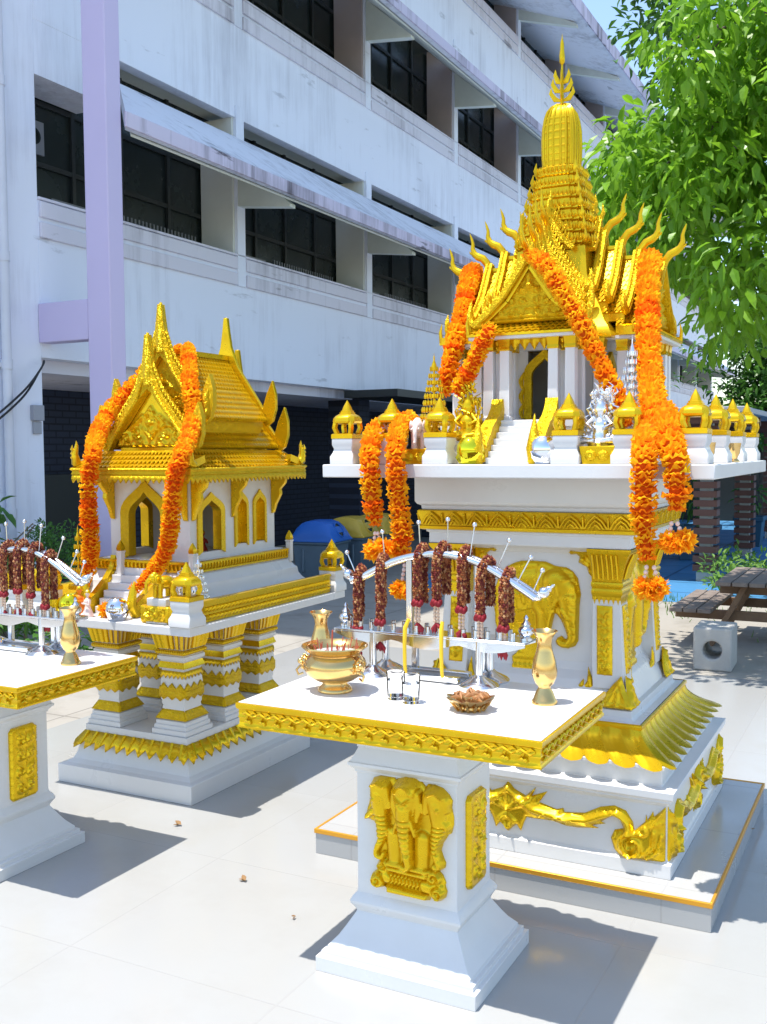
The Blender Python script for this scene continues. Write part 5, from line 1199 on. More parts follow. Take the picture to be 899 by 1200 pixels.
for i in range(34):
    a_ = rn.random()*6.28; rr = .05*rn.random()**.6; c = Vector((rr*math.cos(a_), rr*math.sin(a_), .034+.018*(1-rr/.05)+rn.random()*.006)); d_ = Vector((rn.uniform(-1, 1), rn.uniform(-1, 1), rn.uniform(-.3, .4))).normalized()*.016
    m.tube([c-d_, c+Vector((0, 0, .004)), c+d_], [.002, rn.uniform(.005, .008), .001], 6, flat=.6)
m.build('snacks', M['snack'], dsh, smooth=40)
def candle(label, x, dx):
    m = MB(); y = -.075
    m.tube([(dx, .0, .085), (dx*.2, -.006, .055), (0, -.006, .0), (0, -.004, -.07), (.002, -.002, -.1)], [.006, .0075, .0065, .0065, .0055], 9)
    put(m, 'bent_candle', M['candle'], label, 'candle', TA+RKX+x, TB+RKY+y, .8355+.125, 'bent yellow candles drooping from the rack tray', smooth=60)
candle('bent yellow candle drooping off the rack tray, nearer the left upright', -.062, .014); candle('straight yellow candle drooping off the rack tray, near the middle', .072, .002)

# ------------------------------------------------------------------ marigold garlands
MC = [(1.0, .46, .016), (1.0, .35, .012), (1.0, .25, .010), (1.0, .16, .008), (1.0, .56, .02)]
def petal_rope(mb, P, r, rnd, taper=False, warm=0.):
    P = crom(P, .0135); n = len(P)
    for i, p in enumerate(P):
        dr = (P[min(i+1, n-1)]-P[max(i-1, 0)]).normalized(); x = dr.cross(Vector((.3, 1, .1))).normalized(); y = x.cross(dr)
        tl = Vector((rnd.uniform(-.14, .14), rnd.uniform(-.14, .14)))
        rr = r*rnd.uniform(.88, 1.10)
        if taper: rr *= min(1, .6+.9*min(i, n-1-i)/max(1, n*.2))
        K = 32; ph = rnd.random()*6; vs = []; c1 = MC[min(4, max(0, int(rnd.gauss(1.4-warm, 1.1))))]
        for ring_, (f, o) in enumerate(((.25, 0), (.72, .006), (1., 0))):
            for k in range(K):
                a = 2*PI*k/K; lob = 1+.10*math.sin(K*.5*a*1.0+ph)*(ring_ == 2)+(.07*rnd.uniform(-1, 1) if ring_ == 2 else 0)
                wv = (math.sin(7*a+ph)*.5+rnd.uniform(-.7, .7))*.0058*ring_
                q = p+(x*math.cos(a)+y*math.sin(a))*rr*f*lob+dr*(o-.004+wv+(tl.x*math.cos(a)+tl.y*math.sin(a))*rr*f)
                vs.append(q)
        for ring_ in (0, 1):
            for k in range(K):
                g = rnd.uniform(.85, 1.1); mb.tint = (min(1, c1[0]*g), c1[1]*g*(1.25 if ring_ else .8), c1[2]); b = ring_*K
                mb.add([vs[b+k], vs[b+(k+1) % K], vs[b+K+(k+1) % K], vs[b+K+k]], [(0, 1, 2, 3)])
    mb.tint = (.8, .16, .01); mb.tube(P, [r*.6*(min(1, .5+min(i, n-1-i)/max(1, n*.2)) if taper else 1) for i in range(n)], 8)
def bud_string(mb, P, r=.0075):
    P = crom(P, .017)
    for p in P: mb.tint = (.80, .60, .52); mb.sph(p, (r, r, r*1.15), 7, 5)
def pompom(mb, c, r, rnd):
    for i in range(120):
        d = Vector((rnd.gauss(0, 1), rnd.gauss(0, 1), rnd.gauss(0, 1)+.2)).normalized(); t_ = d.orthogonal().normalized(); b_ = d.cross(t_); a = rnd.random()*6; u = t_*math.cos(a)+b_*math.sin(a); w_ = d.cross(u)
        c1 = rnd.choice([MC[0], MC[1], MC[4], MC[4], (1., .6, .03)]); mb.tint = c1; L_ = r*rnd.uniform(.8, 1.1); ww = r*.28
        mb.add([Vector(c)+d*L_*.2, Vector(c)+d*L_*.7+u*ww+w_*ww*.3, Vector(c)+d*L_*1.05+w_*ww*.5, Vector(c)+d*L_*.7-u*ww+w_*ww*.3], [(0, 1, 2, 3)])
def garland(label, a, b, ropes, group, seed, r=.052, strings=(), pom=()):
    root = thing('marigold_garland', label, 'garland', a, b, ropes[0][0][2], group); rnd = random.Random(seed); z0 = ropes[0][0][2]
    for P_ in ropes:
        m = MB(); m.m = T(0, 0, -z0); petal_rope(m, P_, r, rnd, True, warm=.3); m.build('petal_rope', M['marigold'], root, smooth=0, tint=True)
    for S_ in strings:
        m = MB(); m.m = T(0, 0, -z0); bud_string(m, S_)
        m.build('bud_strings', M['beads'], root, smooth=60, tint=True)
    for c, rr in pom:
        m = MB(); m.m = T(0, 0, -z0); pompom(m, c, rr, rnd)
        m.build('flower_tassel', M['marigold'], root, smooth=0, tint=True)
    return root
GG = 'orange marigold garlands on the spirit houses'
garland('orange marigold garland draped over the left roof wing of the spired spirit house', PA, PB, [[(-0.404,0.16,2.30),(-0.385,0.06,2.375),(-0.366,-0.05,2.29),(-0.350,-0.16,2.150),(-0.350,-0.235,2.018),(-0.359,-0.27,1.911),(-0.37,-0.285,1.823)]], GG, 1, .042)
garland('orange marigold garland looped over the front gable peak of the spired spirit house', PA, PB, [[(0.03,-.425,2.335),(0.109,-0.45,2.285),(0.184,-0.47,2.171),(0.251,-0.475,2.058),(0.308,-0.48,1.947),(0.364,-0.49,1.837),(0.413,-0.5,1.745),(0.443,-0.52,1.683)], [(-0.095,-0.462,2.075),(-0.118,-0.475,2.032),(-0.158,-0.47,1.955),(-0.208,-0.455,1.883),(-0.248,-0.45,1.822)]], GG, 2, .036)
garland('long orange marigold garland hanging from the right roof wing past the slab in two tails', PA, PB,
        [[(0.376,0.1,2.25),(0.391,0.0,2.345),(0.407,-0.1,2.28),(0.433,-0.22,2.123),(0.459,-0.32,1.976),(0.492,-0.42,1.846),(0.525,-0.53,1.74),(.53, -.6, 1.68),(0.540,-0.70,1.622),(0.542,-0.735,1.551),(0.541,-0.735,1.481),(0.541,-0.735,1.397),(0.547,-0.735,1.312),(0.557,-0.735,1.242)],
         [(.55, -.52, 1.74), (0.585,-0.60,1.70),(0.612,-0.68,1.635),(0.640,-0.715,1.565),(0.645,-0.715,1.481),(0.646,-0.715,1.397)]], GG, 3, .045,
        [[(.553, -.735, 1.215), (.545, -.735, 1.165)], [(.578, -.735, 1.215), (.592, -.735, 1.165)], [(.628, -.715, 1.36), (.622, -.715, 1.315)], [(.648, -.715, 1.36), (.668, -.715, 1.31)]],
        [((.548, -.735, 1.145), .042), ((.592, -.735, 1.15), .042), ((.572, -.74, 1.132), .035), ((.622, -.715, 1.30), .040), ((.672, -.715, 1.305), .042), ((.645, -.72, 1.292), .036)])
garland('two tailed orange marigold garland hanging over the slab edge from the white elephants', PA, PB,
        [[(-.50, -.50, 1.70), (-0.507,-0.60,1.695),(-0.50,-0.68,1.638),(-0.483,-0.725,1.558),(-0.478,-0.725,1.472),(-0.467,-0.725,1.376),(-0.460,-0.725,1.318)],
         [(-.40, -.5, 1.72), (-0.405,-0.60,1.715),(-0.390,-0.68,1.66),(-0.374,-0.725,1.573),(-0.369,-0.725,1.473),(-0.356,-0.725,1.362),(-0.344,-0.725,1.251),(-0.338,-0.725,1.203)]], GG, 4, .039,
        [[(-.462, -.725, 1.295), (-.468, -.725, 1.25)], [(-.45, -.725, 1.295), (-.435, -.725, 1.25)], [(-.34, -.725, 1.18), (-.35, -.725, 1.12)], [(-.33, -.725, 1.18), (-.30, -.725, 1.12)]],
        [((-.47, -.725, 1.23), .045), ((-.425, -.725, 1.24), .045), ((-.385, -.725, 1.235), .038), ((-.36, -.725, 1.09), .04), ((-.29, -.725, 1.095), .042), ((-.325, -.73, 1.08), .034)])
garland('long orange marigold garland looped over the smaller spirit house roof and both front corners', SA, SB,
        [[(0.05,-0.02,2.135),(0.11,-0.10,2.09),(0.185,-0.19,2.0),(0.237,-.25,1.90),(0.285,-0.29,1.776),(0.348,-0.42,1.66),(0.38,-0.515,1.58),(0.349,-0.525,1.471),(0.333,-0.525,1.336),(0.289,-0.50,1.197),(0.227,-0.49,1.097),(0.16,-0.51,1.018),(0.108,-0.54,0.972)],
         [(0.03,-0.06,2.125),(-0.031,-0.15,2.069),(-0.11,-0.18,1.985),(-.17, -.25, 1.89),(-.205,-.335,1.79),(-.165,-.455,1.68),(-0.125,-0.525,1.60),(-0.142,-0.535,1.488),(-0.155,-0.53,1.326),(-0.172,-0.505,1.161),(-0.198,-0.49,1.056),(-0.208,-0.51,0.976)]], GG, 5, .042)

# ------------------------------------------------------------------ small offerings on the slabs
def ball_vase(label, a, b, z, mm, cat='bowl', foil=True):
    t = thing('foil_wrapped_bowl' if foil else 'bowl', label, cat, a, b, z)
    m = MB(); m.lathe([(.030, 0), (.034, .004), (.046, .022), (.052, .048), (.050, .068), (.040, .088), (.028, .097), (.026, .099), (.022, .096)], n=30); m.build('bowl', M[mm], t, smooth=60)
    m = MB(); N_ = 9; rnd = random.Random(len(label)); lo = []; hi = []
    for k in range(N_):
        a_ = 2*PI*k/N_; r0 = .038+rnd.uniform(-.003, .003); r1 = .056+rnd.uniform(-.006, .006); lo.append((r0*math.cos(a_), r0*math.sin(a_), .001)); hi.append((r1*math.cos(a_), r1*math.sin(a_), .03+rnd.uniform(-.008, .018)))
    m.add(lo+hi, [(k, (k+1) % N_, N_+(k+1) % N_, N_+k) for k in range(N_)]); m.build('foil_wrap', M[mm], t, smooth=0, solid=.002)
ball_vase('shiny yellow gold foil bowl left of the stair on the spired house slab', PA-.127, PB-.60, 1.5535, 'goldball')
ball_vase('mirror silver foil bowl right of the stair on the spired house slab', PA+.154, PB-.60, 1.5535, 'silverball')
ball_vase('shiny yellow gold foil bowl on the smaller spirit house slab', SA-.20, SB-.62, .8495, 'goldball')
ball_vase('mirror silver foil bowl on the smaller spirit house slab', SA+.10, SB-.635, .8495, 'silverball')
def tier_tree(label, a, b, z, H, R0, mm, n=9):
    t = thing('tiered_offering_tree', label, 'ornament', a, b, z, 'tiered metal offering trees')
    m = MB(); m.lathe([(R0*.8, 0), (R0*.8, .012), (R0*.35, .025), (.006, .04), (.004, H*.8), (.003, H)], n=16); m.build('stem', M[mm], t, smooth=40)
    for i in range(n):
        q = i/(n-1); r = R0*(1-.72*q); z0 = .045+(H*.82-.045)*q; h = H*.045
        m = MB(); K = max(10, int(26*r/R0)); m.lathe([(r*.9, z0), (r*.9, z0+h)], n=K)
        for k in range(K):
            a_ = 2*PI*k/K; m.tube([(r*math.cos(a_), r*math.sin(a_), z0-h*.2), (r*1.04*math.cos(a_), r*1.04*math.sin(a_), z0+h*.5), (r*math.cos(a_), r*math.sin(a_), z0+h*1.25)], [r*.10, r*.115, r*.04], 5)
        m.build('tier', M[mm], t, smooth=50)
    m = MB(); m.lathe([(R0*.22, H*.86), (R0*.16, H*.90), (R0*.05, H*.95), (.0005, H*1.04)], n=10); m.build('spire_tip', M[mm], t, smooth=50)
tier_tree('gold nine tiered tree at the left front of the spired house slab', PA-.355, PB-.42, 1.66, .315, .056, 'gold')
tier_tree('silver nine tiered tree beside the long right garland on the spired house slab', PA+.412, PB-.37, 1.66, .345, .062, 'silver')
tier_tree('small silver tiered tree at the right corner of the smaller spirit house', SA+.41, SB-.44, .865, .27, .05, 'silver', 7)
tier_tree('gold tiered tree at the left of the smaller spirit house, seen behind the rack', SA-.305, SB-.45, .905, .34, .045, 'gold', 7)
# low plinths under the tiered trees and figures
for a, b, z0, z1, lb in ((PA-.355, PB-.42, 1.5535, 1.6595, 'white block under the gold tiered tree'), (PA+.412, PB-.37, 1.5535, 1.6595, 'white block under the silver tiered tree of the spired house'), (SA-.305, SB-.45, .8495, .9045, 'white block under the gold tiered tree by the left rack')):
    m = MB(); m.tiers([(.065, .06, z0), (.065, .06, z0+.02), (.058, .053, z0+.025), (.058, .053, z1-.01), (.062, .057, z1-.008), (.062, .057, z1)]); put(m, 'offering_plinth', M['white'], lb, 'plinth', a, b, 0, bevel=.002)
def filigree(label, a, b, z, mm, seed, H=.19, W_=.075):
    rnd = random.Random(seed); t = thing('filigree_figure', label, 'figurine', a, b, z)
    m = MB(); m.lathe([(.045, 0), (.05, .012), (.04, .02), (.03, .05), (.036, .07), (.03, .085), (.018, .10), (.022, .112), (.026, .13), (.018, .15), (.008, .165), (.002, .19)], n=14); m.build('seated_body', M[mm], t, smooth=50)
    m = MB()
    for i in range(130):
        u = rnd.uniform(-1, 1); v = rnd.random(); w_ = W_*(1-.55*v)*(1 if rnd.random() > .3 else .8); c = Vector((u*w_, .012+rnd.uniform(-.03, .02), .01+v*H)); r = rnd.uniform(.004, .008)
        m.sph(c, (r, r*.7, r*1.2), 6, 4)
        if i % 3 == 0: m.tube([c, c+Vector((rnd.uniform(-.02, .02), -.006, .014)), c+Vector((rnd.uniform(-.02, .02), -.004, .028))], [.005, .004, .0006], 5)
    for s in (1, -1):
        m.tube([(s*.02, -.01, .10), (s*.045, -.025, .075), (s*.02, -.045, .06)], [.009, .008, .006], 7); m.tube([(s*.02, -.01, .03), (s*.055, -.035, .02), (s*.01, -.055, .018)], [.016, .014, .008], 7)
    m.build('filigree', M[mm], t, smooth=60); return t
def tray(label, a, b, z, w, d_, h, grp=None, cat='tray'):
    t = thing('gold_tray', label, cat, a, b, z, grp)
    m = MB(); m.tiers([(w*.46, d_*.46, 0), (w*.46, d_*.46, .006), (w*.48, d_*.48, h*.5), (w*.5, d_*.5, h*.9), (w*.5, d_*.5, h), (w*.47, d_*.47, h), (w*.46, d_*.46, h-.006)]); m.build('tray_body', M['gold'], t, bevel=.001)
    m = MB(); n = max(2, int(w/.05)); 
    for i in range(n): u = -w*.42+w*.84*(i+.5)/n; relief_mb(m, [(u+w*.4/n*math.cos(k*PI/4), h*.48+h*.32*math.sin(k*PI/4)) for k in range(8)], FR(-d_*.487), .005, .004, [(spiral(u, h*.48, h*.22, 1.6, i), .003, .004)], .005)
    m.build('tray_relief', M['ornate_fine'], t, smooth=60)
tray('gold tray under the silver figure on the spired house slab', PA+.40, PB-.575, 1.5536, .21, .12, .062)
filigree('silver filigree deity figure seated on a gold tray, right of the stair', PA+.355, PB-.575, 1.6157, 'silver', 1)
filigree('gold filigree figure beside the left columns of the spired house', PA-.19, PB-.47, 1.6405, 'gold', 2, .20, .07)
m = MB(); m.tiers([(.06, .05, 1.5535), (.06, .05, 1.58), (.052, .044, 1.585), (.052, .044, 1.632), (.057, .05, 1.634), (.057, .05, 1.64)]); put(m, 'offering_plinth', M['white'], 'white block under the gold filigree figure by the left columns', 'plinth', PA-.19, PB-.47, 0, bevel=.002)
filigree('silver filigree figure beside the right garland tail of the smaller spirit house', SA+.345, SB-.47, .8500, 'silver', 3, .20, .065)
tray('gold tray under the left of the two white elephants', PA-.52, PB-.575, 1.5536, .12, .11, .058, 'gold trays under the white elephants'); tray('gold tray under the right of the two white elephants', PA-.345, PB-.575, 1.5536, .12, .11, .058, 'gold trays under the white elephants')
def elephant(label, a, b, z, s, yaw, mm='pinkwhite', grp='small white ceramic elephants'):
    t = thing('elephant_figurine', label, 'figurine', a, b, z, grp, yaw)
    v = MB(); sk = [((0, 0, .075), .036), ((0, .035, .078), .034), ((0, -.035, .082), .032), ((0, -.062, .098), .022), ((0, -.078, .102), .024)]
    v.sph((0, .008, .078), (.036, .056, .036), 16, 10); v.sph((0, -.062, .102), (.027, .028, .030), 14, 9); v.sph((0, -.054, .122), (.018, .018, .016), 10, 7)
    for sx in (1, -1):
        v.tube([(sx*.02, .038, .075), (sx*.022, .042, .03), (sx*.022, .042, 0)], [.018, .014, .015], 9); v.tube([(sx*.02, -.03, .075), (sx*.021, -.034, .03), (sx*.021, -.034, 0)], [.017, .013, .014], 9)
        v.tube([(sx*.012, -.086, .092), (sx*.018, -.105, .082), (sx*.020, -.118, .088)], [.004, .0035, .001], 6)
    v.tube([(0, -.085, .100), (0, -.102, .082), (0, -.106, .055), (0, -.104, .035), (0, -.115, .024)], [.014, .011, .009, .007, .005], 9); v.tube([(0, .062, .095), (0, .074, .08), (0, .074, .05)], [.004, .003, .004], 6)
    v.v = [x*s for x in v.v]; v.build('elephant_body', M[mm], t, smooth=70)
    for sx in (1, -1):
        e = MB(); e.sph((sx*.030, -.05, .100), (.007, .022, .026), 12, 8); e.v = [x*s for x in e.v]; e.build('ear', M[mm], t, smooth=70)
    return t
elephant('white ceramic elephant half hidden by marigolds, left of the pair at the slab corner', PA-.50, PB-.57, 1.612, .78, .25); elephant('white ceramic elephant wearing marigolds, right of the pair at the slab corner', PA-.345, PB-.57, 1.612, .85, .2)
elephant('gold elephant figure on a white post at the smaller spirit house stair', SA+.337, SB-.595, .9625, .85, -.3, 'gold', None)
elephant('white ceramic elephant under the right garland at the front right of the spired house slab', PA+.60, PB-.50, 1.5536, .8, .5, grp=None)
def doll(label, a, b, z, yaw, dress, s=1., grp=None):
    t = thing('figurine', label, 'figurine', a, b, z, grp, yaw)
    m = MB(); m.lathe([(.030, 0), (.032, .006), (.026, .02), (.017, .04), (.013, .052), (.017, .066), (.019, .076), (.010, .084), (.006, .088), (.0055, .094), (.010, .098), (.0125, .107), (.011, .117), (.004, .124)], n=14, sq=.8)
    for sx in (1, -1): m.tube([(sx*.017, 0, .075), (sx*.024, -.008, .056), (sx*.006, -.024, .064)], [.0055, .0045, .004], 7)
    m.tube([(0, -.012, .012), (.0, -.034, .008)], [.014, .008], 7)
    m.v = [x*s for x in m.v]; m.build('body', M[dress], t, smooth=60)
    m = MB(); m.sph((0, .003, .112), (.0135, .0135, .0125), 10, 7); m.tube([(0, .002, .12), (0, .002, .135)], [.006, .001], 6); m.v = [x*s for x in m.v]; m.build('headdress', M['gold'], t, smooth=60)
doll('pinkish kneeling doll in front of the silver tiered tree of the spired house', PA+.47, PB-.565, 1.6157, .3, 'pinkwhite', .8)
doll('pinkish kneeling doll beside the left naga rail of the smaller spirit house', SA-.09, SB-.62, .8497, -.3, 'pinkwhite', 1.0); doll('orange kneeling doll under the left garland of the smaller spirit house', SA-.16, SB-.60, .8497, .4, 'orange', 1.1)
doll('small red dressed figure seen through the arched side window', CX+SA+.08, CY+SB-.05, 1.0945, .9, 'doll_red', .95)
m = MB(); m.box(CX-.20, CX+.20, CY-.30, CY+.30, 1.0868, 1.0935)
sp(m, 'inner_floor', M['white'])
def cup(label, a, b, z):
    m = MB(); m.lathe([(.020, 0), (.020, .004), (.012, .012), (.014, .02), (.022, .035), (.024, .06), (.026, .072), (.023, .072), (.018, .03)], n=16); put(m, 'offering_cup', M['brass'], label, 'cup', a, b, z, 'small metal cups on the slab edge', smooth=50)
cup('small gold cup at the right front corner of the spired house slab', PA+.735-.03, PB-.50, 1.5535); cup('small gold cup further back along the right edge of the slab', PA+.72, PB-.02, 1.5535)
# marigold blooms lying at the smaller house stair
def bloom(label, a, b, z, r, seed):
    m = MB(); pompom(m, (0, 0, r*.8), r, random.Random(seed)); put(m, 'marigold_flower', M['marigold'], label, 'flower', a, b, z, 'loose marigold blooms', smooth=0, tint=True)
bloom('marigold bloom beside the mirror silver bowl of the smaller spirit house', SA+.0, SB-.60, .85, .04, 5); bloom('marigold bloom behind the yellow gold bowl of the smaller spirit house', SA-.26, SB-.56, .85, .045, 6)

# ------------------------------------------------------------------ yard furniture
def recycling_bin(label, a, b, lid, yaw=0.):
    t = thing('recycling_bin', label, 'bin', a, b, -.0118, 'lidded recycling bins by the wall', yaw); t.scale = (1, 1, .92)
    m = MB(); m.tiers([(.24, .21, .02), (.25, .22, .05), (.285, .25, .48), (.31, .275, .49), (.31, .275, .52)]); 
    for s in (-1, 1):
        m.box(s*.14-.02, s*.14+.02, -.255, -.225, .1, .42)
    m.build('body', M['bin'], t, bevel=.012)
    m = MB(); m.lathe([(.05, 0), (.05, .001)], (0, 0, .0), 8)
    m2 = MB(); prof = [(-.325, .661), (-.325, .70), (-.30, .74), (-.255, .85), (-.17, .925), (-.08, .955), (.08, .955), (.17, .925), (.255, .85), (.30, .74), (.325, .70), (.325, .661)]
    # lid shell with round mouths at both ends
    m2.loft([[(x*s_, y, .661+(z-.661)*k_) for x, z in prof] for y, s_, k_ in ((-.285, 1, .3), (-.27, 1, .62), (-.20, .97, .97), (0, .97, 1.0), (.20, .97, .97), (.27, 1, .62), (.285, 1, .3))])
    l = m2.build('lid', M[lid], t, smooth=45, bevel=.008, loc=(0, 0, -.1395))
    for s in (1, -1):
        q = MB(); q.m = T(s*.252, 0, .815) @ Matrix.Rotation(s*math.radians(62), 4, 'Y'); q.lathe([(.115, -.02), (.115, .012), (.10, .016), (.098, -.02)], n=24, sq=.9); q.lathe([(.098, .004), (.001, .004)], n=24, cap=False, sq=.9)
        o = q.build('lid_mouth', [M[lid], M['dark']], l, smooth=40)
        for pgn in o.data.polygons: pgn.material_index = 1 if pgn.index >= 24*3 else 0
    return t
recycling_bin('grey bin with bright blue domed lid beside the smaller spirit house', -6.72, 11.25, 'blue_lid', .1)
recycling_bin('grey bin with ochre domed lid, next to the blue lidded bin', -6.72, 12.05, 'yellow_lid', .05); recycling_bin('grey bin with ochre domed lid, farther of the two ochre ones', -6.70, 12.75, 'yellow_lid', 0)

st = MB()
hw, hd, hh_ = .135, .18, .315; ring_o = []; ring_i = []
N_ = 32
for k in range(N_):
    a_ = 2*PI*k/N_; c, s_ = math.cos(a_), math.sin(a_); f = 1/max(abs(c), abs(s_)); ring_o.append((c*f*hw, hh_/2+s_*f*hh_/2)); ring_i.append((c*.068, hh_/2-.005+s_*.068))
vs = []; fs = []
for y in (-hd, hd):
    vs += [(u, y, v) for u, v in ring_o]+[(u, y, v) for u, v in ring_i]
for k in range(N_):
    k2 = (k+1) % N_
    fs += [(k, k2, N_+k2, N_+k), (2*N_+k, 3*N_+k, 3*N_+k2, 2*N_+k2), (k, 2*N_+k, 2*N_+k2, k2), (N_+k, N_+k2, 3*N_+k2, 3*N_+k)]
st.add(vs, fs)
put(st, 'concrete_stool', M['concrete'], 'cube shaped concrete stool with a round hole through it by the picnic table', 'stool', -1.255, 7.80, -.0122, bevel=.012, smooth=30, yaw=.03)
pt = thing('picnic_table', 'low weathered plank picnic table with attached benches at the right edge', 'picnic table', -.99, 9.05, -.0122)
for i in range(6): m = MB(); m.box(-.385+.130*i, -.385+.130*i+.120, -.56, .60, .515, .55); m.build('tabletop_plank', M['wood'], pt, bevel=.006)
for s in (-1, 1):
    for i in range(3): x = s*.575-.165+.112*i; m = MB(); m.box(x, x+.104, -.60, .60, .29, .325); m.build('bench_plank', M['wood'], pt, bevel=.006)
for y in (-.40, .40):
    for s in (-1, 1): m = MB(); m.obox((s*.17, y, .513), (s*.44, y, 0), .045, .09, (0, 1, 0)); m.build('leg', M['wood2'], pt, bevel=.005)
    m = MB(); m.box(-.74, .74, y+.05, y+.09, .21, .289); m.build('cross_beam', M['wood2'], pt, bevel=.005)
    m = MB(); m.box(-.38, .38, y+.05, y+.09, .43, .514); m.build('top_beam', M['wood2'], pt, bevel=.005)
# pergola whose posts are wrapped in slats
pg = thing('pergola', 'dark flat roofed pergola with posts wrapped in brown horizontal slats', 'pergola', -2.2, 15.5, -.006)
def pm():
    q = MB(); q.m = T(2.2, -15.5, 0); return q
for a, b in ((-2.2, 12.9), (-2.2, 16.2), (-2.2, 19.6), (-5.3, 12.9), (-5.3, 16.2), (-5.3, 19.6)):
    m = pm(); m.box(a-.07, a+.07, b-.07, b+.07, 0, 2.0); po = m.build('post', M['steel'], pg)
    m = pm(); m.box(a-.10, a+.10, b-.10, b+.10, 0, .11); m.build('post_footing', M['concrete'], po)
    m = pm(); 
    for i in range(16):
        z = .125+.113*i
        for s in (-1, 1): m.box(a-.14, a+.14, b+s*.105-.014, b+s*.105+.014, z, z+.078); m.box(a+s*.126-.013, a+s*.126+.013, b-.09, b+.09, z, z+.078)
    m.build('slats', M['slat'], po)
m = pm(); m.box(-5.9, -1.7, 12.4, 21, 2.04, 2.11); m.build('pergola_roof', M['greybox'], pg, bevel=.01)
for b in (12.6, 14.6, 16.6, 18.6, 20.6): m = pm(); m.box(-5.8, -1.8, b-.05, b+.05, 1.92, 2.035); m.build('rafter', M['slat'], pg)
m = MB(); m.box(-7.0, 4.5, 24.0, 24.15, 0, 2.2)
put(m, 'boundary_wall', M['darkframe'], 'dark boundary wall far behind the pergola', 'wall', 0, 0)
# planters
def leafcard(mb, p, d, L, w, up, droop=.25):     # a folded, pointed leaf
    d = d.normalized(); s = d.cross(up); 
    if s.length < .05: s = d.cross(Vector((1, 0, 0)))
    s.normalize(); n = s.cross(d); a = p+d*L*.38-n*L*droop*.12; b = p+d*L*.72-n*L*droop*.45; e = p+d*L-n*L*droop; f = n*w*.22
    mb.add([p, a-s*w*.46+f, a, a+s*w*.46+f, b-s*w*.34+f*.8, b, b+s*w*.34+f*.8, e], [(0, 2, 1), (0, 3, 2), (1, 2, 5, 4), (2, 3, 6, 5), (4, 5, 7), (5, 6, 7)])
def clump(mb, c, r, n, L, rnd, flat=1., down=.2):
    for i in range(n):
        d = Vector((rnd.gauss(0, 1), rnd.gauss(0, 1), rnd.gauss(0, 1)*flat)); d.normalize(); p = Vector(c)+d*r*rnd.random()**.4
        leafcard(mb, p, (d+Vector((rnd.gauss(0, .5), rnd.gauss(0, .5), rnd.gauss(0, .4)-down))), L*rnd.uniform(.55, 1.35), L*rnd.uniform(.36, .56), Vector((rnd.gauss(0, .35), rnd.gauss(0, .35), 1)))
def planter(label, a, b, seed, big=1.):
    t = thing('planter', label, 'planter', a, b, -.006, 'plant tubs under the pergola')
    m = MB(); m.tiers([(.22*big, .22*big, 0), (.27*big, .27*big, .42), (.30*big, .30*big, .43), (.30*big, .30*big, .50), (.25*big, .25*big, .50), (.25*big, .25*big, .44)]); m.build('tub', M['planter'], t, bevel=.01)
    m = MB(); rnd = random.Random(seed); m.tube([(0, 0, .44), (.02, 0, .7)], [.03, .02], 6); clump(m, (0, 0, .85), .24, 60, .14, rnd); m.build('plant', M['leaf_bush'], t, smooth=0)
planter('teal tub with small plant between the first two slatted posts', -2.75, 15.4, 1); planter('teal tub with small plant beside the far slatted post', -2.35, 17.9, 2, .8); planter('teal tub left of the nearest slatted post', -3.7, 14.6, 3)
# low hedge bed behind the picnic table and grass tufts
m = MB(); rnd = random.Random(11)
for i in range(80): clump(m, (rnd.uniform(-2.0, 1.2), rnd.uniform(11.2, 13.6), rnd.uniform(.02, .28)), .22, 46, .085, rnd, .7, -.2)
structure(m, 'ground_cover', M['grass'], yaw=YAW, kind='stuff', smooth=0)
m = MB(); rnd = random.Random(12)
for ca, cb, n, sx, sy in ((-2.35, 8.7, 260, .10, .55), (-1.9, 10.3, 120, .3, .2), (.2, 9.4, 200, .5, .3), (-2.2, 11.0, 200, .5, .15)):
    for i in range(n):
        p = Vector((rnd.gauss(ca, sx), rnd.gauss(cb, sy), -.012)); h = rnd.uniform(.03, .09); q = Vector((rnd.uniform(-.03, .03), rnd.uniform(-.03, .03), h)); w_ = Vector((.004, .003, 0)); m.add([p-w_, p+w_, p+q*.6+w_*.7, p+q], [(0, 1, 2, 3)])
structure(m, 'grass', M['grass'], yaw=YAW, kind='stuff', smooth=0)
# fallen leaves and grit on the tiles
for i, (a, b, r, lb) in enumerate(((-2.765, 3.415, .026, 'curled dry leaf on the tiles between the two spirit houses'), (-2.18, 3.07, .024, 'dry leaf on the tiles left of the three headed elephant table'), (-1.85, 2.887, .012, 'small brown leaf scrap by the foot of the elephant table'), (-.56, 4.40, .03, 'dark leaf lying in the shade right of the tiled platform'), (-3.0, 2.2, .012, 'small brown scrap on the tiles at the lower left'))):
    m = MB(); rnd = random.Random(40+i)
    r *= .75; leafcard(m, Vector((-r, 0, .006)), Vector((1, .2, .12)), r*2, r*1.1, Vector((.2, .3, 1)), -.15); leafcard(m, Vector((-r*.6, r*.3, .003)), Vector((.8, .7, .15)), r*1.4, r*.8, Vector((0, -.2, 1)), .1)
    put(m, 'dry_leaf', M['dryleaf'], lb, 'leaf', a, b, .002, 'fallen leaves on the tiles', yaw=rnd.random()*6, smooth=0, solid=.0012)

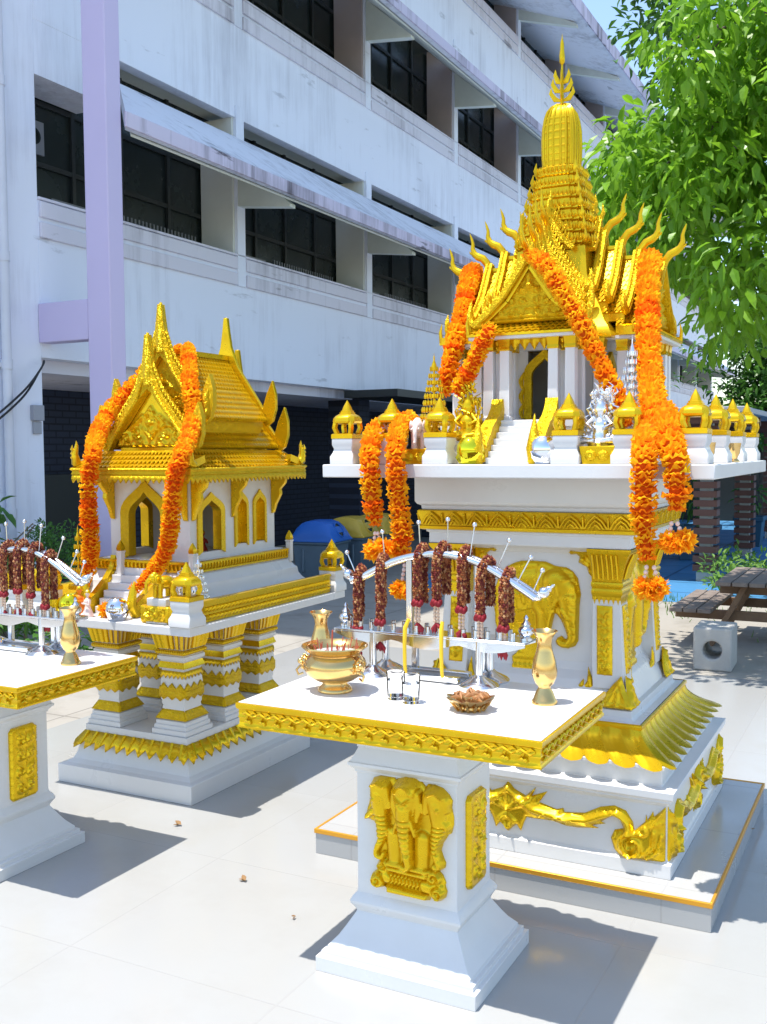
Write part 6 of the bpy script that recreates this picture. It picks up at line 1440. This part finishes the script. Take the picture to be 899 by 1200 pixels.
# ------------------------------------------------------------------ trees and shrubs (world metres: x right, y away from the camera)
def limb(mb, P, r0, r1, n=9): P = crom(P, .12); mb.tube(P, [r0+(r1-r0)*i/(len(P)-1) for i in range(len(P))], n)
def wthing(name, label, cat, x, y, z=0., group=None):
    o = bpy.data.objects.new(name, None); COL.objects.link(o); o.location = (x, y, z); return tag(o, label, cat, group)
rnd = random.Random(21)
tr = wthing('broadleaf_tree', 'large tree with bright green drooping broad leaves filling the upper right', 'tree', 4.6, 8.6)
OT = T(-4.6, -8.6, 0)
m = MB(); m.m = OT; limb(m, [(4.6, 8.6, -.02), (4.55, 8.6, 1.5), (4.5, 8.5, 3.2), (4.2, 8.3, 4.6), (3.75, 8.2, 6.0)], .22, .10, 12)
m.build('trunk', M['bark'], tr, smooth=60)
br = [[(4.5, 8.5, 3.0), (3.9, 8.0, 3.9), (3.2, 7.7, 4.2), (2.5, 7.6, 4.0), (2.0, 7.5, 3.6)], [(4.3, 8.35, 4.3), (3.6, 8.3, 4.9), (2.9, 8.2, 5.0), (2.3, 8.1, 4.7)], [(4.5, 8.5, 2.8), (4.0, 7.6, 3.5), (3.3, 6.9, 3.4), (2.7, 6.7, 2.9)],
      [(3.75, 8.2, 6.0), (3.3, 8.1, 5.6), (2.8, 8.2, 5.45), (2.45, 8.1, 5.2)], [(4.4, 8.4, 3.6), (3.9, 7.2, 4.4), (3.3, 6.6, 4.4), (2.9, 6.3, 4.0)], [(4.1, 8.2, 5.0), (3.7, 7.3, 5.6), (3.2, 6.9, 5.6)], [(4.5, 8.5, 3.4), (5.2, 8.0, 4.4), (5.6, 7.6, 4.6)]]
m = MB(); m.m = OT
for P_ in br: limb(m, P_, .055, .012, 7)
limb(m, [(3.75, 8.2, 6.0), (3.2, 7.4, 5.2), (2.70, 7.0, 4.2), (2.62, 6.9, 3.7)], .06, .03, 8); limb(m, [(2.95, 7.1, 4.75), (2.55, 7.0, 4.5), (2.36, 7.0, 4.68)], .03, .014, 7)
limb(m, [(2.60, 7.0, 4.52), (2.30, 7.0, 4.42), (2.06, 7.0, 4.33), (1.84, 7.0, 4.14)], .014, .004, 6); limb(m, [(2.40, 7.0, 4.46), (2.15, 7.0, 4.20), (1.95, 7.05, 4.02)], .010, .003, 6)
m.build('branches', M['bark'], tr, smooth=60)
m = MB(); m.m = OT
for P_ in br:
    C_ = crom(P_, .30)
    for i, p in enumerate(C_[2:]):
        for j in range(4):
            q = p+Vector((rnd.gauss(0, .30), rnd.gauss(0, .30), rnd.gauss(-.10, .26)))
            if q.x/q.y < ((.205 if 3.2 < q.z < 3.9 else .25) if q.z < 3.9 else .215+(q.z-3.9)*.13): continue
            clump(m, q, .24, 46, .135, rnd, .8, .7)
for i in range(380):     # hanging skirt of foliage
    q = Vector((rnd.uniform(1.5, 4.6), rnd.uniform(6.6, 8.6), rnd.uniform(2.5, 4.7)))
    if q.x/q.y < ((.215 if 3.1 < q.z < 3.9 else .275) if q.z < 3.9 else .225+(q.z-3.9)*.13)+.06*max(0, 3.1-q.z) or rnd.random() < .18: continue
    clump(m, q, .25, 42, .132, rnd, .9, .9)
m.build('crown', M['leaf'], tr, smooth=0)
t2 = wthing('fig_tree', 'darker small leaved tree with bare grey branches behind the bright tree, top right', 'tree', 6.6, 13.2)
m = MB(); m.m = T(-6.6, -13.2, 0); limb(m, [(6.6, 13.2, -.02), (6.5, 13.2, 2.6), (5.4, 13.1, 5.2), (4.9, 13.0, 8.0)], .28, .12, 12); m.build('trunk', M['bark'], t2, smooth=60)
m = MB(); m.m = T(-6.6, -13.2, 0)
for P_ in ([(4.7, 13.1, 5.4), (4.2, 12.6, 6.4), (3.7, 12.3, 6.6), (3.3, 12.2, 6.3)], [(4.8, 13, 6.8), (4.4, 12.4, 7.5), (3.8, 12.2, 7.4), (3.3, 12.1, 6.9)], [(4.9, 13, 7.6), (4.6, 12.2, 7.3), (4.3, 11.8, 6.7), (4.05, 11.6, 6.3)], [(4.7, 13.1, 5.2), (4.1, 12.9, 5.6), (3.6, 12.8, 5.5)]): limb(m, P_, .08, .02, 7)
m.build('branches', M['bark'], t2, smooth=60)
m = MB(); m.m = T(-6.6, -13.2, 0)
for i in range(320):
    q = Vector((rnd.uniform(3.05, 6.2), rnd.uniform(12.2, 14.4), rnd.uniform(4.6, 8.6)))
    if q.x/q.y < .232+.03*math.sin(q.z*2.3) or rnd.random() < .12: continue
    clump(m, q, .30, 26, .16, rnd, .8, .1)
m.build('crown', M['leaf_dark'], t2, smooth=0)
t3 = wthing('garden_tree', 'low dark bushy tree at the right edge behind the lantern row', 'tree', 7.9, 21)
m = MB(); m.m = T(-7.9, -21, 0); limb(m, [(7.9, 21, 0), (7.85, 21, 1.6), (7.8, 21, 2.6)], .16, .08); m.build('trunk', M['bark'], t3, smooth=60)
m = MB(); m.m = T(-7.9, -21, 0)
for i in range(300):
    q = Vector((rnd.gauss(8.0, .55), rnd.gauss(21, .6), rnd.uniform(1.9, 4.1)))
    clump(m, q, .33, 22, .17, rnd, .8, .1)
m.build('crown', M['leaf_dark'], t3, smooth=0)
# shrubs on the left by the wall
sh = wthing('clipped_shrub', 'rounded fine leaved shrub below the dark doorway, behind the left rack', 'shrub', -3.05, 9.2)
m = MB(); m.tube([(0, 0, 0), (.02, 0, .5)], [.03, .02], 7); m.build('stem', M['bark'], sh)
m = MB()
for i in range(60):
    d = Vector((rnd.gauss(0, 1), rnd.gauss(0, 1), rnd.gauss(0, 1))).normalized(); clump(m, Vector((0, 0, .72))+Vector((d.x*.34, d.y*.34, d.z*.24))*rnd.random()**.3, .09, 26, .045, rnd, 1, 0)
m.build('crown', M['leaf_bush'], sh, smooth=0)
sh = wthing('leafy_plant', 'dark green large leaved plant at the left edge by the wall', 'plant', -3.42, 8.9)
m = MB()
for k in range(5): limb(m, [(rnd.gauss(0, .05), rnd.gauss(0, .05), 0), (rnd.gauss(0, .12), rnd.gauss(0, .1), .5), (rnd.gauss(0, .2), rnd.gauss(0, .15), 1.05)], .016, .006, 6)
m.build('stems', M['bark'], sh)
m = MB()
for i in range(26): clump(m, (rnd.gauss(0, .17), rnd.gauss(0, .15), rnd.uniform(.15, 1.2)), .10, 9, .17, rnd, .8, .4)
m.build('leaves', M['leaf_bush'], sh, smooth=0)
sh = wthing('leafy_plant', 'low dark foliage under the left-hand table top, beside the column base', 'plant', -2.75, 7.7)
m = MB(); m.tube([(0, 0, -.01), (.02, 0, .35)], [.02, .012], 7); m.build('stems', M['bark'], sh)
m = MB()
for i in range(40): clump(m, (rnd.gauss(0, .30), rnd.gauss(0, .2), rnd.uniform(.05, .65)), .12, 14, .10, rnd, .8, .2)
m.build('leaves', M['leaf_dark'], sh, smooth=0)
